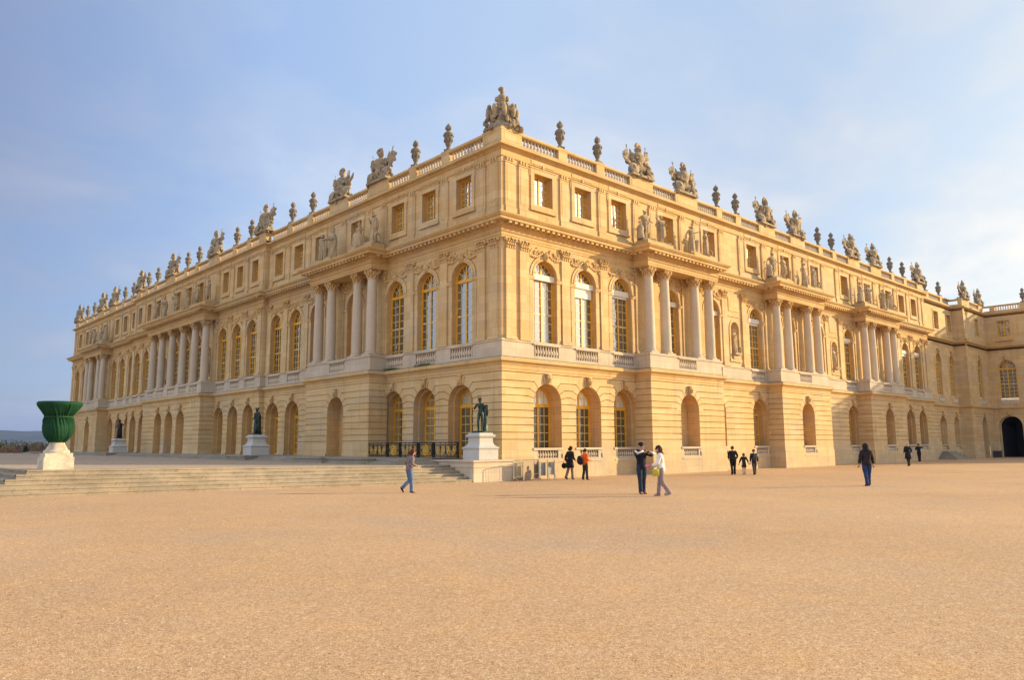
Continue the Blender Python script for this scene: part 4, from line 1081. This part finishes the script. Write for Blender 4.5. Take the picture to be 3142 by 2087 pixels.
# covered urn on its pedestal
cu=empty('covered_urn',(-19.3,1.85,zt(-19.3,1.85)),'giant garden urn wrapped in a green winter cover on a pale stone pedestal','urn')
m=MB(); m.box(-.61,.61,-.61,.61,-.05,.50); m.box(-.56,.56,-.56,.56,.50,.66)
tpl=link('plinth',m.mesh('plinth',CREAM),cu,sc=(.76,.76,.85))
m=MB(); m.lathe([(.50,.66),(.51,.74),(.47,.78),(.42,.80),(.40,.86),(.33,.98),(.29,1.06),(.30,1.10)],(0,0,0),28); link('foot',m.mesh('foot',CREAM,40),cu,sc=(.80,.80,.85))
m=MB(); prof=[]
key=[(.26,1.06),(.30,1.10),(.42,1.20),(.55,1.36),(.63,1.58),(.645,1.80),(.62,2.0),(.575,2.12),(.545,2.19),(.56,2.24),(.66,2.36),(.78,2.50),(.88,2.62),(.925,2.70),(.92,2.78),(.87,2.83),(.6,2.845),(.02,2.83)]
for (r0,za),(r1,zb) in zip(key,key[1:]):
    for q in range(4): t=q/4; prof.append((r0+(r1-r0)*t,za+(zb-za)*t))
prof.append(key[-1]); rr_=random.Random(5)
plx=[(rr_.randint(15,52),rr_.random()*6,rr_.uniform(.5,1)) for _ in range(8)]
def pleat(a,z):
    pin=math.exp(-((z-2.18)/.30)**2)+.75*math.exp(-((z-1.1)/.35)**2)+.22
    if z>2.66: pin*=max(0,1-(z-2.66)/.1)*.5
    tw=a+.25*(z-2.1)
    s=sum(w*(1-2*abs(math.sin(k*.5*(tw+.03*math.sin(3*z+k))+p))) for k,p,w in plx)/6
    return 1+.24*pin*s*(.75+.25*math.sin(3*a+z*2))
m.lathe(prof,(0,0,0),200,pleat)
NN=NT('green_tarpaulin'); Pz=NN.pos(); NN.col(NN.mix(NN.ramp(NN.noise(Pz,2.5,3),[(.35,0.),(.65,1.)]),(.008,.046,.022),(.012,.066,.029))); NN.set(Roughness=.8); NN.b.inputs['Specular IOR Level'].default_value=.15; NN.bump(NN.noise(NN.pos((5,5,1.2)),2,4),.5,.03)
cv=link('cover',m.mesh('cover',NN.mat,True),cu,sc=(.77,.77,.83))
m=MB(); m.lathe([(.555,2.155),(.575,2.17),(.575,2.2),(.555,2.215)],(0,0,0),40); link('tie_rope',m.mesh('tie_rope',m_plain('green_rope',(.012,.06,.02),.8)),cu,sc=(.77,.77,.83))
# stains on the plinth
# crowd barriers and grey sign by the corner
def barrier(x0,y0,x1,y1,h,label,rz=0,plate=False):
    L=math.hypot(x1-x0,y1-y0); ang=math.atan2(y1-y0,x1-x0)
    t=empty('crowd_barrier',(x0,y0,0),label,'barrier',ang,'steel crowd barriers')
    m=MB(); r=.1
    m.path([(0,0,.12),(0,0,h-r),(.03,0,h-.03),(r,0,h),(L-r,0,h),(L-.03,0,h-.03),(L,0,h-r),(L,0,.12)],.019,6); m.tube((0,0,.2),(L,0,.2),.016)
    link('frame',m.mesh('frame',GALV),t)
    m=MB(); n=int(L/.12)
    for i in range(1,n): m.tube((L*i/n,0,.2),(L*i/n,0,h-.0),.008,.008,4)
    link('bars',m.mesh('bars',GALV),t)
    for x in (.12,L-.12):
        m=MB(); m.path([(x,-.28,.01),(x,0,.16),(x,.28,.01)],.018,5); link('foot',m.mesh('foot',GALV),t)
    if plate:
        m=MB(); m.box(L*.36,L*.97,-.03,-.018,.32,.98); m.box(L*.36,L*.97,-.03,-.02,.05,.3)
        link('mesh_plate',m.mesh('mesh_plate',m_plain('dull_mesh_plate',(.24,.19,.14),.6,.3)),t)
barrier(-.62,-1.5,1.72,-.82,1.02,'steel crowd barrier with a plate, in front of the sunlit corner wall',0,True)
barrier(.12,-.6,2.0,-.45,.85,'low steel crowd barrier half hidden between the corner wall and its twin')
sg=empty('sign_stand',(1.9,-1.1,0),'two folded grey boards on pale posts beside the crowd barrier','sign')
m=MB(); m.box(1.92,2.42,-1.28,-1.25,.25,.88); m.box(1.5,1.95,-1.12,-1.09,.22,.86); 
child('board',m.mesh('board',SIGN),sg)
for x,y in ((1.93,-1.27),(2.43,-1.27),(1.48,-1.1)):
    m=MB(); m.tube((x,y,0),(x,y,1.02),.022); m.tube((x-.02,y-.2,.02),(x,y,.3),.016); child('post',m.mesh('post',GALV),sg)

# ------------------------------------------------------------------ people
SKIN=m_plain('skin',(.52,.29,.19),.55)
_mc={}
def cloth(c,rough=.85):
    if c not in _mc: _mc[c]=m_plain('cloth_%d'%len(_mc),c,rough,0,.18,9,.2,.25)
    return _mc[c]
def person(x,y,h,face,label,sk,top,bottom,shoes,hair,fat=1.0,coat=None,hairlen=0,hood=None,stripe=None,scarf=None,skinlegs=False):
    k=h/1.75; z=zg(x,y)
    t=empty('person',(x,y,z),label,'person',math.atan2(-face[0],face[1]))
    J=skeleton(**sk); m=MB(); body_mesh(J,m,2,fat*.92); link('body',m.mesh('body',SKIN,True),t,sc=k)
    def skinpart(name,spec,edges,mat,extra=None):
        names=[n for n,_ in spec]; V=[tuple(J[n] if n in J else EX[n]) for n in names]
        vs,fs=skin(V,[r for _,r in spec],[(names.index(a),names.index(b)) for a,b in edges],2)
        m=MB(); m.add(vs,fs)
        if extra: extra(m)
        jitter(m,.012,9)
        return link(name,m.mesh(name,cloth(mat),True),t,sc=k)
    EX={}
    for s in 'RL':
        EX['cu'+s]=J['an'+s]+Vector((0,0,.01)); EX['wv'+s]=J['wr'+s]+(J['el'+s]-J['wr'+s])*.12
    EX['hem']=J['pel']-Vector((0,0,.05))
    if bottom:
        m=MB(); pl=J['pel']
        for q in 'RL':
            tp=pl+Vector((J['hp'+q].x*.75,0,.02)); kn=J['kn'+q]; cu=EX['cu'+q]
            loft(m,[tp,J['hp'+q].lerp(kn,.25),kn,kn.lerp(cu,.45),cu+(cu-kn).normalized()*.03],[.115*fat,.108*fat,.076,.073,.077])
        m.ell(pl+Vector((0,0,-.01)),(.175*fat,.135*fat,.16),None,16,8); jitter(m,.012,9)
        link('trousers',m.mesh('trousers',cloth(bottom),True),t,sc=k)
    ex=None
    if coat:
        def ex(m): drape(m,(J['pel'].x,J['pel'].y,0),[(.15*fat,J['spn'].z),(.19*fat,J['pel'].z),(.215*fat,(J['pel'].z+coat)/2),(.235*fat,coat),(.2*fat,coat+.01)],1,6,.05,28)
    def ex2(m):
        if ex: ex(m)
        else: m.lathe([(.17*fat,-.10),(.195*fat,-.09),(.193*fat,0),(.178*fat,.12),(.15*fat,.2)],J['pel'],20,lambda a,z:1-.2*abs(math.sin(a)))
    skinpart('jacket',[('hem',.15*fat),('pel',.158*fat),('spn',.15*fat),('chs',.168*fat),('nck',.085),('shR',.098),('elR',.074),('wvR',.058),('shL',.098),('elL',.074),('wvL',.058)],[('hem','pel'),('pel','spn'),('spn','chs'),('chs','nck'),('chs','shR'),('shR','elR'),('elR','wvR'),('chs','shL'),('shL','elL'),('elL','wvL')],top,ex2)
    for s in 'RL':
        m=MB(); a=J['an'+s]; b=J['to'+s]; d=(b-a).normalized(); R=d.to_track_quat('Y','Z').to_matrix()
        n_=Vector((0,-d.z,d.y)); m.ell(a+d*.06-n_*.042,(.046,.14,.036),R,12,6); m.ell(a-d*.02-n_*.02,(.045,.06,.05),R,8,5)
        link('shoe',m.mesh('shoe',cloth(shoes),True),t,sc=k)
    H=J['hd1']; m=MB(); r=random.Random(int(x*100))
    if hood:
        m.ell(H+Vector((0,-.015,.01)),(.125,.13,.15),None,14,8); m.ell(H+Vector((0,-.05,-.12)),(.15,.12,.09),None,12,6); link('hood',m.mesh('hood',cloth(hood),True),t,sc=k)
    else:
        m.ell(H+Vector((0,-.022,.035)),(.108,.112,.105),None,14,8)
        for q in range(22):
            a_=r.uniform(0,6.28); b_=r.uniform(.25,1.5); m.ell(H+Vector((.09*math.cos(a_)*math.cos(b_),-.03+.095*math.sin(a_)*math.cos(b_)-(.03 if math.sin(a_)>0 else 0),.02+.1*math.sin(b_))),r.uniform(.024,.036),None,6,4)
        if hairlen:
            for q in range(16): m.ell(H+Vector((r.uniform(-.09,.09),r.uniform(-.12,-.05),-r.random()*hairlen)),r.uniform(.035,.055),None,6,4)
        link('hair',m.mesh('hair',cloth(hair,.6),True),t,sc=k)
    if stripe:
        m=MB()
        for s,sx in (('R',1),('L',-1)):
            for a,b,ra,rb in (('sh'+s,'el'+s,.1,.08),('el'+s,'wv'+s,.08,.06)):
                A=J[a] if a in J else EX[a]; B=J[b] if b in J else EX[b]; o=Vector((sx*.05,.02,.045))*1.0; m.tube(A+o*1.2,B+o,.035,.03,6)
        link('sleeve_stripe',m.mesh('sleeve_stripe',cloth(stripe),True),t,sc=k)
    if scarf:
        m=MB(); m.lathe([(.08,-.06),(.12,-.03),(.125,.03),(.08,.07)],J['nck']+Vector((0,.0,.02)),14,lambda a,z:1+.1*math.sin(3*a)); link('scarf',m.mesh('scarf',cloth(scarf),True),t,sc=k)
    return t,J,k
def held(t,J,k,pt,build,name,mat,label,cat,rz=0):
    m=MB(); build(m)
    w=t.matrix_basis@(Vector(pt)*k) if False else Vector(t.location)+Matrix.Rotation(t.rotation_euler.z,3,'Z')@(Vector(pt)*k)
    o=link(name,m.mesh(name,mat,True),None,w,t.rotation_euler.z+rz,k); return tag(o,label,cat)
RT=Vector((.733,-.680)); FWD=Vector((.680,.733))
def dirn(r,f): v=RT*r+FWD*f; return (v.x,v.y)
BLK=(.012,.012,.014)
walk=((22,6),(-20,18)); stand=((5,2),(-5,5))
down=dict(armR=(.27,.03,.85),armL=(-.27,.03,.85))
person(-9.95,-6.1,1.52,dirn(.88,.45),'woman with dark red hair striding past the steps in mauve jacket and blue jeans',dict(lean=9,legs=((7,4),(5,50)),armR=(.2,.25,1.08),armL=(-.26,.12,1.0),head=(.0,.06)),(.20,.155,.165),(.10,.16,.30),(.05,.04,.035),(.09,.022,.018),.9,hairlen=.16)
t,J,k=person(-4.09,-11.85,1.77,dirn(.42,-.9),'man in a dark jacket with white sleeve stripes and dark jeans raising a camera',dict(lean=-2,legs=((4,1),(-3,3)),armR=(.04,.3,1.43),armL=(-.09,.3,1.40),poleR=(1,-.1,-.4),poleL=(-1,-.1,-.4),head=(-.02,.04)),(.014,.016,.026),(.022,.035,.065),(.15,.045,.03),(.012,.01,.01),.98,stripe=(.75,.72,.72))
held(t,J,k,(-.03,.40,1.44),lambda m:(m.box(-.06,.06,-.02,.02,-.035,.035),m.lathe([(.025,.0),(.025,.03)],(0,.02,0),10)),'camera',cloth((.05,.04,.045),.4),'small dark camera held up by the man in the striped jacket','camera')
t,J,k=person(-4.6,-13.05,1.67,dirn(-.95,.25),'woman in a white jacket and lilac trousers walking towards the man with the camera',dict(lean=3,legs=((9,3),(-5,28)),armR=(.2,.27,1.0),armL=(-.17,.33,1.05),head=(0,.05)),(.74,.72,.70),(.27,.215,.235),(.28,.27,.28),(.045,.02,.014),.95,hairlen=.2,scarf=(.20,.09,.035))
held(t,J,k,(-.25,.16,.86),lambda m:(m.box(-.06,.06,-.115,.115,-.15,.08),m.path([(0,-.12,.08),(0.02,-.1,.25),(.12,-.06,.55)],.012)),'handbag',cloth((.50,.44,.06)),'yellow green handbag hanging at the hip of the woman in white','bag')
held(t,J,k,(-.16,.44,1.06),lambda m:m.ell((0,0,0),(.07,.1,.05)),'pink_pouch',cloth((.75,.18,.26)),'pink pouch in the hands of the woman in white','pouch')
t,J,k=person(3.2,-1.65,1.66,dirn(.72,.6),'woman in a long black coat walking along the sunlit wall with a black bag',dict(lean=3,legs=((8,3),(-8,15)),armR=(.24,.18,1.0),armL=(-.27,.0,.9),head=(.02,.05)),BLK,(.20,.16,.14),(.03,.02,.02),(.02,.012,.012),.95,coat=.62,hairlen=.08)
held(t,J,k,(-.34,-.1,.72),lambda m:(m.ell((0,0,0),(.09,.2,.16),None,10,6),m.path([(0,-.1,.1),(.05,0,.4),(.14,.02,.66)],.014)),'shoulder_bag',cloth((.012,.011,.012)),'black shoulder bag behind the woman in the long black coat','bag')
t,J,k=person(3.25,-2.65,1.53,dirn(.85,.4),'person in a bright orange jacket and dark trousers facing right by the wall',dict(lean=2,legs=((6,3),(-4,6)),armR=(.16,.22,1.1),armL=(-.18,.2,1.05)),(.80,.125,.015),(.03,.032,.034),(.06,.055,.05),(.02,.014,.012),.98)
held(t,J,k,(0,-.3,1.17),lambda m:(m.ell((0,-.04,-.06),(.17,.17,.28),Matrix.Rotation(.25,3,'X'),14,8),m.ell((0,-.12,-.14),(.12,.1,.14),None,10,6)),'backpack',cloth((.018,.018,.024)),'black backpack worn by the person in the orange jacket','backpack')
person(13.62,-4.78,1.60,dirn(.05,1),'stout man in black seen from behind, left of a child',dict(lean=1,legs=stand,armR=(.24,.1,.98),armL=(-.24,.1,.98)),(.018,.016,.018),(.016,.013,.014),(.02,.015,.015),(.05,.035,.025),1.12)
person(14.0,-5.25,1.20,dirn(0,1),'child in a dark flared coat and pale stockings, arms held out, seen from behind',dict(lean=0,legs=((5,2),(-5,4)),armR=(.42,.02,.86),armL=(-.42,.02,.86)),(.02,.017,.024),(.50,.42,.36),(.55,.5,.45),(.12,.05,.025),.9,coat=.62,hairlen=.1)
t,J,k=person(14.35,-5.7,1.44,dirn(.02,1),'adult in a dark jacket and grey trousers mid stride, right of the child',dict(lean=1,legs=((16,3),(-16,5)),**down),(.022,.022,.026),(.055,.053,.06),(.03,.02,.02),(.10,.05,.045),.92)
held(t,J,k,(0,-.24,1.2),lambda m:(m.ell((0,0,0),(.16,.13,.24),None,12,8),),'backpack',cloth((.06,.065,.08)),'grey backpack on the adult right of the child','backpack')
person(6.8,-15.15,1.72,dirn(.03,1),'hooded man in a dark padded jacket and blue jeans walking away across the gravel',dict(lean=1,legs=((9,3),(-7,7)),armR=(.31,.06,.84),armL=(-.31,.08,.82)),(.026,.018,.02),(.022,.045,.13),(.09,.03,.022),BLK,1.08,hood=(.018,.018,.026))
person(36.6,-6.05,1.75,dirn(-.05,1),'grey haired man in a long black coat far away by the right front',dict(lean=2,legs=((6,2),(-8,10)),armR=(.24,.14,1.0),armL=(-.25,.12,1.0)),(.014,.014,.017),(.02,.018,.02),(.02,.016,.016),(.42,.40,.38),1.02,coat=.55)
person(51.7,-1.6,1.66,dirn(.1,1),'distant person in dark clothes with one arm raised, near the end of the right front',dict(lean=1,legs=((6,2),(-7,5)),armR=(.25,.25,1.38),armL=(-.2,.2,1.15)),(.014,.014,.02),(.016,.016,.022),(.02,.02,.02),(.03,.02,.02),1.0)

r=random.Random(77); m=MB()
for i in range(5200):
    d=2.5+34*r.random()**1.7; a=rad(47.165)+r.uniform(-.72,.72); x=-25.77+d*math.cos(a); y=-28.56+d*math.sin(a)
    if y>-1.9: continue
    q=r.uniform(.004,.009)*(1+d*.025); z=zg(x,y); m.cur=r.choice((0,0,1,2))
    o=[(x+q,y,z),(x,y+q*.8,z),(x-q,y,z),(x,y-q*.8,z),(x+q*.2,y,z+q*.8)]; m.add(o,[(0,1,4),(1,2,4),(2,3,4),(3,0,4)])
stuff(link('loose_stones',m.mesh('loose_stones',[m_plain('pale_pebble',(.60,.47,.34),.9),m_plain('brown_pebble',(.22,.14,.09),.9),m_plain('white_pebble',(.74,.66,.55),.9)])),'small loose stones scattered over the sandy forecourt','stones')
# ------------------------------------------------------------------ far landscape
m=grid([-9000,-3000,-1000,-300,0,300,1500,5000],[100.5,150,300,900,2500,9000],lambda x,y:-7 if y>101 else -5)
N2=NT('winter_fields'); N2.col(N2.mix(N2.ramp(N2.noise(N2.pos(),.01,5),[(.4,0.),(.6,1.)]),(.10,.085,.045),(.07,.08,.035))); N2.set(Roughness=1)
struct(link('fields',m.mesh('fields',N2.mat)))
hx=lin(-3500,2500,120); hy=[3000,3250,3500,3900,4500]
def hz_(x,y):
    t=[0,.45,.8,1,1][hy.index(y)]
    return -8+t*(84+22*noise.noise(Vector((x*.0011,y*.001,3)))+9*noise.noise(Vector((x*.006,y*.004,1)))+4*noise.noise(Vector((x*.03,y*.02,2))))
struct(link('hills',grid(hx,hy,hz_).mesh('hills',m_plain('wooded_hill',(.035,.048,.03),1,0,.4,.01),True)))
def twigs(name,mat,n,rx,ry,zf,sz,seed,label,cat):
    r=random.Random(seed); m=MB()
    for i in range(n):
        y=r.uniform(*ry); x=r.uniform(*rx); zt_=zf(x,y); z=-4+(zt_+4)*math.sqrt(r.random())
        a=r.random()*6.3; b=r.uniform(-1,1); u=Vector((math.cos(a),math.sin(a)*.5,b)).normalized()*sz*r.uniform(.5,1.4); v=Vector((-math.sin(a),.3,r.uniform(-.3,1))).normalized()*sz*.45
        p=Vector((x,y,z)); m.quad(p-u-v,p+u-v,p+u+v)
    return stuff(link(name,m.mesh(name,mat)),label,cat)
hcl=lambda x,y:1.55+1.25*noise.noise(Vector((x*.16,y*.05,0)))+.5*noise.noise(Vector((x*.6,y*.2,5)))
twigs('winter_hedge',m_plain('brown_twigs',(.15,.095,.062),1,0,.5,.4),26000,(-22,14),(104,128),hcl,.20,1,'mass of brown leafless bushes beyond the terrace edge','bushes')
twigs('woodland',m_plain('dark_evergreens',(.03,.035,.022),1,0,.5,.2),9000,(-60,40),(180,300),lambda x,y:3.2+2.6*noise.noise(Vector((x*.08,y*.03,9))),.5,2,'dark band of distant woodland under the hills','woodland')
for x,y,hh,lab in ((-2.9,97,.95,'small dark clipped cone shrub on the terrace edge at the far left'),(1.1,97,.5,'low green shrub at the terrace edge close to the covered urn')):
    r=random.Random(3); m=MB(); 
    for i in range(900):
        z=r.random()*hh; q=.42*(1-z/hh*.7); a=r.random()*6.3; p=Vector((x+q*math.cos(a)*math.sqrt(r.random()),y+q*math.sin(a),1.02+z)); u=Vector((r.uniform(-1,1),r.uniform(-1,1),r.uniform(-1,1)))*.06; v=Vector((r.uniform(-1,1),r.uniform(-1,1),r.uniform(-1,1)))*.05
        m.quad(p-u-v,p+u-v,p+u+v)
    s=tag(link('shrub',m.mesh('shrub',m_plain('shrub_leaf',(.03,.07,.035),.8,0,.4,8))),lab,'shrub')

# ------------------------------------------------------------------ air
if HAZE:
    m=MB(); m.box(-5200,5200,-1500,5200,-9.5,160)
    hm=bpy.data.materials.new('haze'); hm.use_nodes=True; t_=hm.node_tree; t_.nodes.clear(); o_=t_.nodes.new('ShaderNodeOutputMaterial'); v_=t_.nodes.new('ShaderNodeVolumePrincipled'); t_.links.new(v_.outputs[0],o_.inputs['Volume'])
    v_.inputs['Density'].default_value=HAZE; v_.inputs['Color'].default_value=(.26,.45,1.0,1); v_.inputs['Anisotropy'].default_value=.2
    stuff(link('haze',m.mesh('haze',hm)),'thin bluish air haze softening the far hills','haze')
# ------------------------------------------------------------------ light, sky, camera
ELEV=15.7; AZ=-30.0     # sun direction: azimuth measured from +X
sd=Vector((math.cos(rad(AZ))*math.cos(rad(ELEV)),math.sin(rad(AZ))*math.cos(rad(ELEV)),math.sin(rad(ELEV))))
sl=bpy.data.lights.new('sun','SUN'); sl.energy=3.75; sl.angle=rad(.5); sl.color=(1,.75,.40)
so_=bpy.data.objects.new('sun',sl); COL.objects.link(so_); so_.rotation_euler=sd.to_track_quat('Z','Y').to_euler(); so_.location=(60,-40,40)
W=bpy.data.worlds.new('World'); S.world=W; W.use_nodes=True; nt=W.node_tree; nt.nodes.clear()
def wn(t,**k):
    x=nt.nodes.new(t)
    for a,v in k.items(): setattr(x,a,v)
    return x
out=wn('ShaderNodeOutputWorld'); bg=wn('ShaderNodeBackground'); nt.links.new(bg.outputs[0],out.inputs[0])
sky=wn('ShaderNodeTexSky',sky_type='NISHITA'); sky.sun_disc=False; sky.sun_elevation=rad(ELEV); sky.sun_rotation=rad(90-AZ); sky.air_density=1.0; sky.dust_density=1.0; sky.ozone_density=2.0
bg.inputs[1].default_value=.15
# thin cloud veil, defined over the sky directions
tc=wn('ShaderNodeTexCoord'); sx=wn('ShaderNodeSeparateXYZ'); nt.links.new(tc.outputs['Generated'],sx.inputs[0])
def wm(op,a,b=None):
    x=wn('ShaderNodeMath',operation=op)
    for i,v in enumerate((a,b)):
        if v is None: continue
        if isinstance(v,(int,float)): x.inputs[i].default_value=v
        else: nt.links.new(v,x.inputs[i])
    return x.outputs[0]
zz=wm('ADD',wm('MAXIMUM',sx.outputs[2],0.0),.22)
cv_=wn('ShaderNodeCombineXYZ'); nt.links.new(wm('DIVIDE',sx.outputs[0],zz),cv_.inputs[0]); nt.links.new(wm('DIVIDE',sx.outputs[1],zz),cv_.inputs[1])
nz=wn('ShaderNodeTexNoise'); nz.inputs['Scale'].default_value=1.5; nz.inputs['Detail'].default_value=9; nz.inputs['Roughness'].default_value=.56; nz.inputs['Distortion'].default_value=.35
nt.links.new(cv_.outputs[0],nz.inputs['Vector'])
rp=wn('ShaderNodeValToRGB'); nt.links.new(nz.outputs['Fac'],rp.inputs[0]); rp.color_ramp.elements[0].position=.34; rp.color_ramp.elements[0].color=(.80,.80,.80,1); rp.color_ramp.elements[1].position=.72; rp.color_ramp.elements[1].color=(.92,.92,.92,1)
# clouds scatter more light towards the sun
dt=wn('ShaderNodeVectorMath',operation='DOT_PRODUCT'); nt.links.new(tc.outputs['Generated'],dt.inputs[0]); dt.inputs[1].default_value=sd
gl=wn('ShaderNodeValToRGB'); va=wm('ADD',wm('MULTIPLY',dt.outputs['Value'],.5),.5); nt.links.new(wm('SUBTRACT',va,wm('MULTIPLY',wm('MAXIMUM',sx.outputs[2],0.0),.16)),gl.inputs[0])
e=gl.color_ramp.elements; e[0].position=0; e[0].color=(4.2,4.1,4.3,1); e[1].position=1.0; e[1].color=(5,4.6,4.0,1)  # low stops, away from the sun, raised as added out-of-view fill
for p_,c_ in ((.17,(3.3,3.3,3.7)),(.30,(.95,1.08,1.62)),(.45,(1.75,2.08,2.8)),(.58,(2.3,2.5,2.95)),(.74,(2.15,2.3,2.6)),(.85,(3.2,3.0,2.7))):
    x=e.new(p_); x.color=c_+(1,)
n2=wn('ShaderNodeMapRange'); nt.links.new(nz.outputs['Fac'],n2.inputs[0]); n2.inputs[1].default_value=.3; n2.inputs[2].default_value=.7; n2.inputs[3].default_value=.70; n2.inputs[4].default_value=1.24
tint=wn('ShaderNodeValToRGB'); nt.links.new(nz.outputs['Fac'],tint.inputs[0]); q=tint.color_ramp.elements
q[0].position=.40; q[0].color=(.78,.90,1.02,1); q[1].position=.62; q[1].color=(1.14,1.11,1.05,1); y=q.new(.51); y.color=(.93,.97,1.0,1)
gm=wn('ShaderNodeMix',data_type='RGBA',blend_type='MULTIPLY'); gm.inputs[0].default_value=1; nt.links.new(gl.outputs[0],gm.inputs[6]); nt.links.new(tint.outputs[0],gm.inputs[7])
mx=wn('ShaderNodeMix',data_type='RGBA'); nt.links.new(rp.outputs[0],mx.inputs[0]); nt.links.new(sky.outputs[0],mx.inputs[6]); nt.links.new(gm.outputs[2],mx.inputs[7])
# added warm brightening of the unseen sky behind the viewer, fills the shaded walls
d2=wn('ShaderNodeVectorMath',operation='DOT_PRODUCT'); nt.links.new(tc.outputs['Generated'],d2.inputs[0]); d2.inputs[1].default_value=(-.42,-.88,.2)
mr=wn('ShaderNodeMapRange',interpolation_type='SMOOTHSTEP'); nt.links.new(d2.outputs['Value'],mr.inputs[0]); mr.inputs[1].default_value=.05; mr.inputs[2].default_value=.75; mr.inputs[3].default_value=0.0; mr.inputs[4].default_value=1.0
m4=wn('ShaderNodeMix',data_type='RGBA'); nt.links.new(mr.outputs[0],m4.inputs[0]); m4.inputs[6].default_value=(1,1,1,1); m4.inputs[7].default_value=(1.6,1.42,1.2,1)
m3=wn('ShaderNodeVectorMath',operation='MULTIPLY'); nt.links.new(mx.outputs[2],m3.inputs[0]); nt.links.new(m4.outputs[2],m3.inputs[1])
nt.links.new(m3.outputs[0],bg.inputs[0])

cd=bpy.data.cameras.new('camera'); cam=bpy.data.objects.new('camera',cd); COL.objects.link(cam); S.camera=cam
cd.sensor_width=36; cd.sensor_fit='HORIZONTAL'; cd.lens=2320.78/3142*36; cd.clip_start=.3; cd.clip_end=20000
yaw,pit,roll=.8232,.138,.0052
yaw=rad(47.165); pit=rad(7.906); roll=rad(.296)
fw_=Vector((math.cos(yaw),math.sin(yaw),0)); rt_=Vector((math.sin(yaw),-math.cos(yaw),0)); up_=Vector((0,0,1))
Fv=fw_*math.cos(pit)+up_*math.sin(pit); Uv=-fw_*math.sin(pit)+up_*math.cos(pit)
c_,s_=math.cos(roll),math.sin(roll); Rv=rt_*c_-Uv*s_; Uv=rt_*s_+Uv*c_
M=Matrix((Rv,Uv,-Fv)).transposed().to_4x4(); M.translation=Vector((-24.0817*1.07,-26.6882*1.07,1.65*1.07)); cam.matrix_world=M
S.view_settings.view_transform='Standard'; S.view_settings.look='None'; S.view_settings.exposure=1.03; S.view_settings.gamma=1
S.cycles.max_bounces=6; S.cycles.diffuse_bounces=4; S.cycles.glossy_bounces=3; S.cycles.caustics_reflective=False; S.cycles.caustics_refractive=False
S.cycles.use_denoising=True
